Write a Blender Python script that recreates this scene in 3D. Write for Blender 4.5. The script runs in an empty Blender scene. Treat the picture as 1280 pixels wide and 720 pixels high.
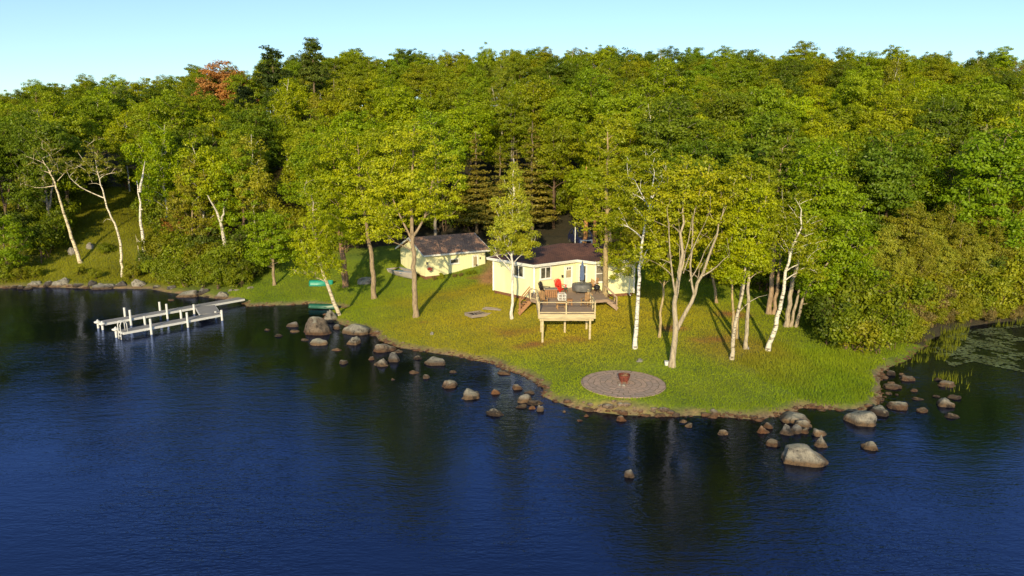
import bpy, math, random
import numpy as np
from mathutils import Vector
random.seed(7); RNG = np.random.default_rng(11)
scene = bpy.context.scene
col = scene.collection
R = math.radians
pi = math.pi
CAMZ, PITCH, F = 13.2, R(11.0), 24/36*1280.0

# ------------------------------------------------------------------ camera, light, sky
cam_d = bpy.data.cameras.new('camera'); cam_d.lens = 24; cam_d.sensor_width = 36; cam_d.clip_end = 6000
cam = bpy.data.objects.new('camera', cam_d); col.objects.link(cam)
cam.location = (0, 0, CAMZ); cam.rotation_euler = (pi/2-PITCH, 0, 0)
scene.camera = cam
scene.view_settings.view_transform = 'Standard'; scene.view_settings.look = 'None'
scene.view_settings.exposure = 0; scene.view_settings.gamma = 1
SUN_EL, SUN_AZ = 18.0, 7.0      # light travels away from the camera, a little to the right
world = bpy.data.worlds.new('World'); scene.world = world; world.use_nodes = True
wn = world.node_tree; wn.nodes.clear()
wo = wn.nodes.new('ShaderNodeOutputWorld'); bg = wn.nodes.new('ShaderNodeBackground')
sky = wn.nodes.new('ShaderNodeTexSky'); sky.sky_type = 'NISHITA'; sky.sun_disc = False
sky.sun_elevation = R(SUN_EL); sky.sun_rotation = R(180+SUN_AZ)
sky.air_density = 1.0; sky.dust_density = 0.4; sky.ozone_density = 1.5
bg.inputs['Strength'].default_value = 0.13
tn = wn.nodes.new('ShaderNodeMix'); tn.data_type = 'RGBA'; tn.blend_type = 'MULTIPLY'; tn.inputs[0].default_value = 1; tn.inputs[7].default_value = (1.20, 1.34, 1.43, 1)
wn.links.new(sky.outputs[0], tn.inputs[6]); wn.links.new(tn.outputs[2], bg.inputs[0]); wn.links.new(bg.outputs[0], wo.inputs[0])
sd = bpy.data.lights.new('sun', 'SUN'); sd.energy = 5.0; sd.angle = R(0.5); sd.color = (1.0, 0.83, 0.50)
sun = bpy.data.objects.new('sun', sd); col.objects.link(sun)
ldir = Vector((math.sin(R(SUN_AZ))*math.cos(R(SUN_EL)), math.cos(R(SUN_AZ))*math.cos(R(SUN_EL)), -math.sin(R(SUN_EL))))
sun.rotation_euler = ldir.to_track_quat('-Z', 'Y').to_euler()

# ------------------------------------------------------------------ pixel -> place helpers
def ray(px, py):
    a, b = (px-640)/F, -(py-360)/F
    d = np.array([a, math.cos(PITCH)+b*math.sin(PITCH), -math.sin(PITCH)+b*math.cos(PITCH)])
    return d
def at_z(px, py, z=0.0):
    d = ray(px, py); t = (z-CAMZ)/d[2]
    return np.array([d[0]*t, d[1]*t, z])
def at_y(px, py, y):
    d = ray(px, py); t = y/d[1]
    return np.array([d[0]*t, y, CAMZ+d[2]*t])
def on_plane(px, py, A, B):      # vertical plane through A,B (xy)
    d = ray(px, py); n = np.array([B[1]-A[1], A[0]-B[0]])
    t = (n[0]*A[0]+n[1]*A[1])/(n[0]*d[0]+n[1]*d[1])
    return np.array([d[0]*t, d[1]*t, CAMZ+d[2]*t])

SHORE_PX = [(-200,366),(-60,362),(0,360),(60,359),(140,361),(185,361),(215,366),(262,372),(296,376),(310,383),(340,382),(385,380),
 (420,383),(430,387),(408,392),(402,399),(440,408),(462,416),(480,428),(520,438),(560,444),(610,453),(645,466),(668,476),(678,486),
 (676,494),(692,502),(730,511),(775,517),(830,520),(890,521),(950,524),(985,517),(1000,509),(1040,512),(1070,514),(1095,510),
 (1104,498),(1100,478),(1108,462),(1130,452),(1150,440),(1165,424),(1190,412),(1230,404),(1290,400),(1450,396),(1700,392)]
shore = np.array([at_z(x, y)[:2] for x, y in SHORE_PX])
land = np.vstack([[(-400, 90), (-150, 76)], shore, [(160, 75), (400, 100), (3000, 300), (3000, 5000), (-3000, 5000), (-3000, 300)]])
SA = land; SB = np.roll(land, -1, axis=0)
def shore_d(x, y):
    x = np.asarray(x, float).ravel(); y = np.asarray(y, float).ravel()
    out = np.empty(len(x))
    for s in range(0, len(x), 20000):
        X = x[s:s+20000, None]; Y = y[s:s+20000, None]
        dx, dy = (SB-SA).T
        t = np.clip(((X-SA[:, 0])*dx+(Y-SA[:, 1])*dy)/(dx*dx+dy*dy), 0, 1)
        d = np.sqrt(((X-SA[:, 0]-t*dx)**2+(Y-SA[:, 1]-t*dy)**2)).min(1)
        c = ((SA[:, 1] > Y) != (SB[:, 1] > Y)) & (X < (SB[:, 0]-SA[:, 0])*(Y-SA[:, 1])/(SB[:, 1]-SA[:, 1]+1e-12)+SA[:, 0])
        out[s:s+20000] = np.where(c.sum(1) % 2 == 1, d, -d)
    return out
def wob(x, y, k=1.0):
    return (np.sin(x*1.7*k+y*.6)+np.sin(y*2.3*k-x*.9+1.3)+np.sin(x*3.9*k+2+y*3.1)*.6+np.sin(x*.63-y*.41*k)*1.1)/3.7
PCX, PCY = at_z(779, 479, .62)[:2]
def softplus(t, w): return w*np.log1p(np.exp(np.clip(t/w, -40, 40)))
def hz(x, y):
    x = np.asarray(x, float).ravel(); y = np.asarray(y, float).ravel()
    d = shore_d(x, y)+.28*wob(x, y)*np.exp(-np.abs(x)/90)
    z = np.interp(d, [-40, -12, -3, -.8, 0, .5, 1.2, 3.5, 9, 20, 35, 80, 3000], [-6, -3.2, -1.1, -.35, 0, .26, .38, .66, 1.25, 1.95, 2.3, 2.6, 2.6])
    u = x/np.maximum(y, 20)
    S = np.interp(u, [-.8, -.55, -.42, -.33, -.1, .2, .5, .8], [.152, .186, .198, .256, .262, .264, .256, .238])
    hill = S*(softplus(y-66, 3)-softplus(y-150, 9))
    hill *= np.clip(d/10, 0, 1)
    z = z+hill+np.where(d > 4, .05*wob(x*.6, y*.6), 0)+np.where(y > 75, .5*wob(x*.08, y*.08), 0)
    w = np.clip((3.4-np.hypot(x-PCX, y-PCY))/.9, 0, 1); w = w*w*(3-2*w); z = z*(1-w)+.60*w
    w = np.clip((9.5-np.hypot(x-4, y-57))/3.5, 0, 1); w = w*w*(3-2*w); z = z*(1-w)+np.maximum(z, 2.05)*w
    return z
def ground(px, py):
    d = ray(px, py); ts = np.arange(24, 400, .15)
    xs, ys, zs = d[0]*ts, d[1]*ts, CAMZ+d[2]*ts
    h = np.maximum(hz(xs, ys), 0)
    i = np.argmax(zs <= h)
    return np.array([xs[i], ys[i], h[i]])
def hz1(x, y): return float(hz([x], [y])[0])

# ------------------------------------------------------------------ materials
def mat(name):
    m = bpy.data.materials.new(name); m.use_nodes = True
    nt = m.node_tree; b = nt.nodes['Principled BSDF']
    return m, nt, b
def N(nt, t, **k):
    n = nt.nodes.new(t)
    for a, v in k.items():
        if a in n.inputs.keys(): n.inputs[a].default_value = v
        else: setattr(n, a, v)
    return n
def noise(nt, scale, detail=3, vec=None, rough=.55):
    n = N(nt, 'ShaderNodeTexNoise'); n.inputs['Scale'].default_value = scale; n.inputs['Detail'].default_value = detail
    n.inputs['Roughness'].default_value = rough
    if vec is not None: nt.links.new(vec, n.inputs['Vector'])
    return n
def ramp(nt, fac, stops):
    r = N(nt, 'ShaderNodeValToRGB'); e = r.color_ramp.elements
    while len(e) < len(stops): e.new(.5)
    for k, (p, c) in enumerate(stops): e[k].position = p; e[k].color = (*c, 1)
    nt.links.new(fac, r.inputs[0]); return r
def mul(nt, a, b, mode='MULTIPLY', fac=1.0):
    m = N(nt, 'ShaderNodeMix'); m.data_type = 'RGBA'; m.blend_type = mode
    if isinstance(fac, float): m.inputs[0].default_value = fac
    else: nt.links.new(fac, m.inputs[0])
    for s, i in ((a, 6), (b, 7)):
        if isinstance(s, tuple): m.inputs[i].default_value = (*s, 1)
        else: nt.links.new(s, m.inputs[i])
    return m.outputs[2]
def coords(nt, kind='Object'): return N(nt, 'ShaderNodeTexCoord').outputs[kind]
def mapping(nt, v, scale=(1, 1, 1), rot=(0, 0, 0)):
    m = N(nt, 'ShaderNodeMapping'); m.inputs['Scale'].default_value = scale; m.inputs['Rotation'].default_value = rot
    nt.links.new(v, m.inputs['Vector']); return m.outputs[0]
def bump(nt, b, h, strength=.5, dist=.05):
    n = N(nt, 'ShaderNodeBump'); n.inputs['Strength'].default_value = strength; n.inputs['Distance'].default_value = dist
    nt.links.new(h, n.inputs['Height']); nt.links.new(n.outputs[0], b.inputs['Normal']); return n
def simple(name, c, rough=.6, var=.25, scale=6, metal=0, bmp=.2):
    m, nt, b = mat(name); n = noise(nt, scale, 4, coords(nt))
    r = ramp(nt, n.outputs[0], [(.3, tuple(v*(1-var) for v in c)), (.7, tuple(min(1, v*(1+var)) for v in c))])
    nt.links.new(r.outputs[0], b.inputs['Base Color']); b.inputs['Roughness'].default_value = rough; b.inputs['Metallic'].default_value = metal
    bump(nt, b, n.outputs[0], bmp, .01); return m

def foliage_mat():
    m, nt, b = mat('foliage'); nt.nodes.remove(b); out = nt.nodes['Material Output']
    oi = N(nt, 'ShaderNodeObjectInfo'); at = N(nt, 'ShaderNodeAttribute'); at.attribute_name = 'tint'
    n = noise(nt, .55, 2, coords(nt))
    ad = N(nt, 'ShaderNodeMath', operation='ADD'); nt.links.new(at.outputs['Fac'], ad.inputs[0]); nt.links.new(n.outputs[0], ad.inputs[1])
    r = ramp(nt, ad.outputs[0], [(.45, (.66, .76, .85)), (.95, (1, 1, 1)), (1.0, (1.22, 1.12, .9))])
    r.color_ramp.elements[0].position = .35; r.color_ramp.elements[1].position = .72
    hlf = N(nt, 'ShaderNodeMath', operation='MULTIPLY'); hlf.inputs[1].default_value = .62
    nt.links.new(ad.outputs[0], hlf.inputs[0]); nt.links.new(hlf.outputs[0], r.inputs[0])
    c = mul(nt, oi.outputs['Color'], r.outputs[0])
    df = N(nt, 'ShaderNodeBsdfDiffuse'); tr = N(nt, 'ShaderNodeBsdfTranslucent'); gl = N(nt, 'ShaderNodeBsdfGlossy'); gl.inputs['Roughness'].default_value = .45
    nt.links.new(c, df.inputs[0]); nt.links.new(c, tr.inputs[0]); gl.inputs['Color'].default_value = (.6, .6, .6, 1)
    m1 = N(nt, 'ShaderNodeMixShader'); m1.inputs[0].default_value = .36
    nt.links.new(df.outputs[0], m1.inputs[1]); nt.links.new(tr.outputs[0], m1.inputs[2])
    m2 = N(nt, 'ShaderNodeMixShader'); m2.inputs[0].default_value = .025
    nt.links.new(m1.outputs[0], m2.inputs[1]); nt.links.new(gl.outputs[0], m2.inputs[2]); nt.links.new(m2.outputs[0], out.inputs[0])
    return m
def bark_mat(birch=False):
    m, nt, b = mat('birch_bark' if birch else 'bark'); oi = N(nt, 'ShaderNodeObjectInfo'); v = coords(nt)
    if birch:
        n = noise(nt, 1.6, 4, mapping(nt, v, (1.6, 1.6, 5.5)), .7)
        r = ramp(nt, n.outputs[0], [(.38, (.14, .11, .09)), (.47, (.74, .71, .65)), (.7, (1, .98, .94))])
    else:
        n = noise(nt, 3.2, 5, mapping(nt, v, (3, 3, .7)), .7)
        r = ramp(nt, n.outputs[0], [(.34, (.35, .32, .3)), (.52, (.9, .88, .85)), (.7, (1.15, 1.1, 1.0))])
    c = mul(nt, oi.outputs['Color'], r.outputs[0]); nt.links.new(c, b.inputs['Base Color']); b.inputs['Roughness'].default_value = .85
    bump(nt, b, n.outputs[0], .6, .04); return m
M = {}
M['leaf'] = foliage_mat(); M['bark'] = bark_mat(); M['birch'] = bark_mat(True)

def siding(name, c):
    m, nt, b = mat(name); v = coords(nt); s = N(nt, 'ShaderNodeSeparateXYZ'); nt.links.new(v, s.inputs[0])
    w = N(nt, 'ShaderNodeTexWave'); w.bands_direction = 'DIAGONAL'; w.inputs['Scale'].default_value = 1.1; w.inputs['Distortion'].default_value = 0
    nt.links.new(mapping(nt, v, (2.2, 2.2, 0)), w.inputs[0])
    n = noise(nt, 1.2, 5, mapping(nt, v, (1, 1, .5)))
    r = ramp(nt, n.outputs[0], [(.3, tuple(x*.86 for x in c)), (.65, c)])
    r2 = ramp(nt, w.outputs['Fac'], [(0, (.86, .86, .86)), (.12, (1, 1, 1))])
    nt.links.new(mul(nt, r.outputs[0], r2.outputs[0]), b.inputs['Base Color']); b.inputs['Roughness'].default_value = .6
    bump(nt, b, w.outputs['Fac'], .3, .02); return m
M['wall'] = siding('yellow_siding', (.93, .89, .52))
M['white'] = simple('white_paint', (.82, .8, .74), .5, .08)
M['dockwhite'] = simple('white_plastic', (.70, .68, .64), .4, .06)
def shingle(name, c1, c2):
    m, nt, b = mat(name); v = coords(nt)
    br = N(nt, 'ShaderNodeTexBrick'); br.inputs['Scale'].default_value = 1; br.inputs['Brick Width'].default_value = .33; br.inputs['Row Height'].default_value = .17
    br.inputs['Mortar Size'].default_value = .012; br.inputs['Color1'].default_value = (*c1, 1); br.inputs['Color2'].default_value = (*c2, 1)
    br.inputs['Mortar'].default_value = (.015, .01, .01, 1); nt.links.new(v, br.inputs['Vector'])
    n = noise(nt, .8, 5, v); r = ramp(nt, n.outputs[0], [(.3, (.65, .65, .7)), (.7, (1.15, 1.1, 1.1))])
    nt.links.new(mul(nt, br.outputs[0], r.outputs[0]), b.inputs['Base Color']); b.inputs['Roughness'].default_value = .9
    bump(nt, b, br.outputs['Fac'], -.4, .02); return m
M['shingle'] = shingle('brown_shingle', (.19, .085, .06), (.13, .06, .045))
M['shingle2'] = shingle('brown_shingle_worn', (.62, .36, .22), (.46, .26, .16))
M['skirt'] = simple('brown_skirting', (.20, .085, .045), .8, .35)
def wood(name, c, sc=(1, 9, 9)):
    m, nt, b = mat(name); v = coords(nt); n = noise(nt, 1.5, 5, mapping(nt, v, sc), .6)
    r = ramp(nt, n.outputs[0], [(.25, tuple(x*.55 for x in c)), (.5, c), (.8, tuple(min(1, x*1.3) for x in c))])
    nt.links.new(r.outputs[0], b.inputs['Base Color']); b.inputs['Roughness'].default_value = .75; bump(nt, b, n.outputs[0], .4, .01); return m
M['newwood'] = wood('pale_lumber', (.54, .43, .25)); M['deckwood'] = wood('deck_boards', (.36, .25, .175)); M['oldwood'] = wood('weathered_wood', (.30, .24, .19))
M['orangewood'] = wood('cedar', (.34, .165, .07)); M['dockwood'] = wood('grey_planks', (.30, .275, .26)); M['chairwood'] = wood('teak', (.36, .2, .08))
M['glass'], nt_, b_ = mat('window_glass'); b_.inputs['Base Color'].default_value = (.03, .035, .03, 1); b_.inputs['Roughness'].default_value = .08
n_ = noise(nt_, 1.7, 3, coords(nt_)); r_ = ramp(nt_, n_.outputs[0], [(.35, (.015, .018, .015)), (.55, (.09, .085, .06)), (.75, (.22, .2, .14))]); nt_.links.new(r_.outputs[0], b_.inputs['Base Color'])
M['blind'] = simple('window_blind', (.20, .17, .13), .3, .2, 2)
M['screen'] = simple('door_screen', (.42, .33, .2), .5, .2, 2)
M['black'] = simple('black_plastic', (.015, .014, .016), .5, .3); M['red'] = simple('red_paint', (.75, .03, .015), .45, .15)
M['grey'] = simple('grey_cover', (.13, .125, .12), .55, .3, 2); M['blue'] = simple('blue_canopy', (.10, .14, .26), .8, .2)
M['teal'] = simple('teal_hull', (.02, .27, .18), .4, .12, 2); M['dgreen'] = simple('green_hull', (.012, .09, .05), .4, .2, 2)
M['alu'] = simple('aluminium_hull', (.38, .33, .31), .45, .2, 2); M['bluetarp'] = simple('blue_trim', (.16, .24, .36), .5, .2)
M['rust'] = simple('rusty_steel', (.15, .035, .02), .7, .5, 9); M['flower'] = simple('pink_flowers', (.55, .06, .07), .7, .6, 30)
M['carblue'] = simple('navy_paint', (.02, .03, .10), .25, .1); M['tyre'] = simple('rubber', (.02, .02, .02), .8, .2); M['chrome'] = simple('steel', (.6, .6, .6), .3, .1, metal=.8)
M['log'] = simple('firewood', (.22, .12, .06), .9, .5, 12); M['soil'] = simple('dark_soil', (.06, .035, .02), .95, .5, 12)
M['bucket'] = simple('white_bucket', (.7, .68, .66), .5, .1)

def rock_mat():
    m, nt, b = mat('granite'); oi = N(nt, 'ShaderNodeObjectInfo'); geo = N(nt, 'ShaderNodeNewGeometry'); v = coords(nt)
    n = noise(nt, 2.6, 8, geo.outputs['Position'], .78); r = ramp(nt, n.outputs[0], [(.38, (.14, .13, .13)), (.46, (.72, .70, .69)), (.62, (1.25, 1.22, 1.18))])
    c = mul(nt, oi.outputs['Color'], r.outputs[0])
    n2 = noise(nt, 3.0, 5, geo.outputs['Position'], .75)   # pale lichen on the upward faces
    s = N(nt, 'ShaderNodeSeparateXYZ'); nt.links.new(geo.outputs['Normal'], s.inputs[0])
    ml = N(nt, 'ShaderNodeMath', operation='MULTIPLY'); nt.links.new(n2.outputs[0], ml.inputs[0]); nt.links.new(s.outputs[2], ml.inputs[1])
    r2 = ramp(nt, ml.outputs[0], [(.36, (0, 0, 0)), (.47, (1, 1, 1))])
    mf = N(nt, 'ShaderNodeMath', operation='MULTIPLY'); nt.links.new(r2.outputs[0], mf.inputs[0]); mf.inputs[1].default_value = .75
    c = mul(nt, c, (.42, .39, .29), 'MIX', mf.outputs[0])
    sp = N(nt, 'ShaderNodeSeparateXYZ'); nt.links.new(geo.outputs['Position'], sp.inputs[0])   # dark band where the lake wets it
    ad = N(nt, 'ShaderNodeMath', operation='MULTIPLY_ADD'); nt.links.new(n.outputs[0], ad.inputs[0]); ad.inputs[1].default_value = -.3; nt.links.new(sp.outputs[2], ad.inputs[2])
    mr = N(nt, 'ShaderNodeMapRange'); mr.inputs['From Min'].default_value = -.02; mr.inputs['From Max'].default_value = .16; nt.links.new(ad.outputs[0], mr.inputs[0])
    c = mul(nt, mul(nt, c, (.48, .33, .22)), c, 'MIX', mr.outputs[0])
    nt.links.new(c, b.inputs['Base Color']); b.inputs['Roughness'].default_value = .85; bump(nt, b, n.outputs[0], 1.0, .30); return m
M['rock'] = rock_mat()

def ground_mat():
    m, nt, b = mat('ground'); a = N(nt, 'ShaderNodeAttribute'); a.attribute_name = 'gcol'; v = coords(nt)
    n = noise(nt, 5, 6, v, .75); n2 = noise(nt, .6, 4, v, .6)
    r = ramp(nt, n.outputs[0], [(.3, (.5, .55, .6)), (.55, (1, 1, 1)), (.75, (1.3, 1.2, 1.1))]); r2 = ramp(nt, n2.outputs[0], [(.3, (.7, .8, .8)), (.6, (1.1, 1.05, 1))])
    nt.links.new(mul(nt, mul(nt, a.outputs['Color'], r.outputs[0]), r2.outputs[0]), b.inputs['Base Color'])
    b.inputs['Roughness'].default_value = .95; bump(nt, b, n.outputs[0], .9, .12); return m
M['ground'] = ground_mat()

def water_mat():
    m, nt, b = mat('lake_water'); nt.nodes.remove(b); out = nt.nodes['Material Output']; v = coords(nt)
    # layered ripples, crests running a little off the picture's horizontal
    n1 = noise(nt, 1.0, 3, mapping(nt, v, (.75, 2.3, 1), (0, 0, R(12))), .6)
    n2 = noise(nt, 1.0, 2, mapping(nt, v, (3.4, 8.5, 1), (0, 0, R(-9))), .55)
    n3 = noise(nt, .11, 3, v, .5)
    w = N(nt, 'ShaderNodeMath', operation='MULTIPLY_ADD'); nt.links.new(n2.outputs[0], w.inputs[0]); w.inputs[1].default_value = .55; nt.links.new(n1.outputs[0], w.inputs[2])
    amp = ramp(nt, n3.outputs[0], [(.38, (.28, .28, .28)), (.6, (1, 1, 1))])
    wm = N(nt, 'ShaderNodeMath', operation='MULTIPLY'); nt.links.new(w.outputs[0], wm.inputs[0]); nt.links.new(amp.outputs[0], wm.inputs[1])
    bp = N(nt, 'ShaderNodeBump'); bp.inputs['Strength'].default_value = 1.0; bp.inputs['Distance'].default_value = WAVE; nt.links.new(wm.outputs[0], bp.inputs['Height'])
    at = N(nt, 'ShaderNodeAttribute'); at.attribute_name = 'depth'
    deep = N(nt, 'ShaderNodeBsdfDiffuse'); deep.inputs[0].default_value = (.0012, .002, .006, 1)
    tr = N(nt, 'ShaderNodeBsdfTransparent'); tr.inputs[0].default_value = (.42, .30, .18, 1)
    dr = N(nt, 'ShaderNodeMapRange'); dr.inputs['From Min'].default_value = .02; dr.inputs['From Max'].default_value = .75; nt.links.new(at.outputs['Fac'], dr.inputs[0])
    mx = N(nt, 'ShaderNodeMixShader'); nt.links.new(dr.outputs[0], mx.inputs[0]); nt.links.new(tr.outputs[0], mx.inputs[1]); nt.links.new(deep.outputs[0], mx.inputs[2])
    gl = N(nt, 'ShaderNodeBsdfGlossy'); gl.inputs['Roughness'].default_value = .07; gl.inputs['Color'].default_value = WTINT; nt.links.new(bp.outputs[0], gl.inputs['Normal'])
    fr = N(nt, 'ShaderNodeFresnel'); fr.inputs['IOR'].default_value = WIOR; nt.links.new(bp.outputs[0], fr.inputs['Normal'])
    m2 = N(nt, 'ShaderNodeMixShader'); nt.links.new(fr.outputs[0], m2.inputs[0]); nt.links.new(mx.outputs[0], m2.inputs[1]); nt.links.new(gl.outputs[0], m2.inputs[2])
    nt.links.new(m2.outputs[0], out.inputs[0]); return m
WAVE, WTINT, WIOR = .040, (.40, .53, 1.0, 1), 1.95
M['water'] = water_mat()

# ------------------------------------------------------------------ mesh helpers
def np_mesh(name, V, Fq, mt, tint=None, smooth=True, aname='tint'):
    me = bpy.data.meshes.new(name); V = np.asarray(V, np.float32); Fq = np.asarray(Fq, np.int32); k = Fq.shape[1]
    me.vertices.add(len(V)); me.vertices.foreach_set('co', V.ravel())
    me.loops.add(Fq.size); me.loops.foreach_set('vertex_index', Fq.ravel())
    me.polygons.add(len(Fq)); me.polygons.foreach_set('loop_start', np.arange(0, Fq.size, k, dtype=np.int32)); me.polygons.foreach_set('loop_total', np.full(len(Fq), k, np.int32))
    me.materials.append(mt); me.update(calc_edges=True)
    if smooth: me.polygons.foreach_set('use_smooth', np.ones(len(Fq), bool))
    if tint is not None:
        a = me.attributes.new(aname, 'FLOAT', 'POINT'); a.data.foreach_set('value', np.asarray(tint, np.float32))
    return me
def tag(o, label=None, cat=None, group=None, kind=None):
    if label: o['label'] = label
    if cat: o['category'] = cat
    if group: o['group'] = group
    if kind: o['kind'] = kind
    return o
def link(name, me, parent=None, loc=(0, 0, 0)):
    o = bpy.data.objects.new(name, me); col.objects.link(o)
    if parent: o.parent = parent
    o.location = loc; return o
def empty(name, loc=(0, 0, 0), rz=0):
    o = link(name, None, None, loc); o.rotation_euler = (0, 0, rz); return o
OFF = {}
class MB:
    def __init__(s): s.v = []; s.f = []
    def add(s, v, f):
        k = len(s.v); s.v += [tuple(map(float, p)) for p in v]; s.f += [tuple(i+k for i in q) for q in f]; return s
    def obox(s, o, a, b, c):        # corner + three edge vectors
        o, a, b, c = (np.array(t, float) for t in (o, a, b, c))
        v = [o, o+a, o+a+b, o+b, o+c, o+a+c, o+a+b+c, o+b+c]
        return s.add(v, [(0, 3, 2, 1), (4, 5, 6, 7), (0, 1, 5, 4), (1, 2, 6, 5), (2, 3, 7, 6), (3, 0, 4, 7)])
    def box(s, c, d, rz=0):
        ca, sa = math.cos(rz), math.sin(rz); a = np.array([ca, sa, 0])*d[0]; b = np.array([-sa, ca, 0])*d[1]; e = np.array([0, 0, d[2]])
        return s.obox(np.array(c, float)-a/2-b/2-e/2, a, b, e)
    def bar(s, p, q, w, h=None):    # rectangular bar from p to q
        p, q = np.array(p, float), np.array(q, float); h = h or w; d = q-p; d = d/np.linalg.norm(d)
        up = np.array([0, 0, 1.]) if abs(d[2]) < .9 else np.array([0, 1., 0]); a = np.cross(d, up); a /= np.linalg.norm(a); b = np.cross(a, d)
        return s.obox(p-a*w/2-b*h/2, a*w, b*h, q-p)
    def tube(s, pts, rs, n=8):
        V, Q = tube_np(pts, rs, n); k = len(s.v); s.v += [tuple(map(float, p)) for p in V]; s.f += [tuple(int(i)+k for i in q) for q in Q]
        s.f += [tuple(range(k, k+n))[::-1], tuple(range(k+len(V)-n, k+len(V)))]; return s
    def lathe(s, prof, c=(0, 0, 0), n=20, sx=1, sy=1):
        v = [(c[0]+r*math.cos(2*pi*i/n)*sx, c[1]+r*math.sin(2*pi*i/n)*sy, c[2]+z) for r, z in prof for i in range(n)]
        f = [(j*n+i, j*n+(i+1) % n, (j+1)*n+(i+1) % n, (j+1)*n+i) for j in range(len(prof)-1) for i in range(n)]
        f += [tuple(range(n))[::-1], tuple(range((len(prof)-1)*n, len(prof)*n))]; return s.add(v, f)
    def prism(s, poly, z0, z1):
        n = len(poly); v = [(x, y, z0) for x, y in poly]+[(x, y, z1) for x, y in poly]
        return s.add(v, [tuple(range(n))[::-1], tuple(range(n, 2*n))]+[(i, (i+1) % n, n+(i+1) % n, n+i) for i in range(n)])
    def build(s, name, mt, parent=None, bevel=0, smooth=False):
        me = bpy.data.meshes.new(name); off = np.zeros(3)
        if parent is not None: off = np.array(OFF.get(parent.name, (0, 0, 0)))
        me.from_pydata([tuple(np.array(p)-off) for p in s.v], [], s.f); me.materials.append(mt); me.update()
        if smooth: me.polygons.foreach_set('use_smooth', [True]*len(me.polygons))
        o = link(name, me, parent)
        if parent is not None: OFF[o.name] = tuple(off)
        if bevel:
            bm = o.modifiers.new('bevel', 'BEVEL'); bm.width = bevel; bm.segments = 1
        return o
def wthing(name, origin, label, cat, group=None):   # a thing whose parts are given in world coordinates
    e = empty(name, tuple(map(float, origin))); OFF[e.name] = tuple(map(float, origin)); return tag(e, label, cat, group)
def tube_np(pts, rs, n=6):
    P = np.asarray(pts, float); rs = np.broadcast_to(np.asarray(rs, float), (len(P),))
    T = np.gradient(P, axis=0); T /= np.linalg.norm(T, axis=1)[:, None]+1e-9
    ref = np.array([1., 0, 0]) if abs(T[0][0]) < .8 else np.array([0, 1., 0])
    A = np.cross(T, ref); A /= np.linalg.norm(A, axis=1)[:, None]+1e-9; B = np.cross(T, A)
    an = np.arange(n)*2*pi/n
    V = P[:, None]+rs[:, None, None]*(np.cos(an)[None, :, None]*A[:, None]+np.sin(an)[None, :, None]*B[:, None])
    i, j = np.meshgrid(np.arange(len(P)-1), np.arange(n), indexing='ij'); j2 = (j+1) % n
    Q = np.stack([i*n+j, i*n+j2, (i+1)*n+j2, (i+1)*n+j], -1).reshape(-1, 4)
    return V.reshape(-1, 3), Q

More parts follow.
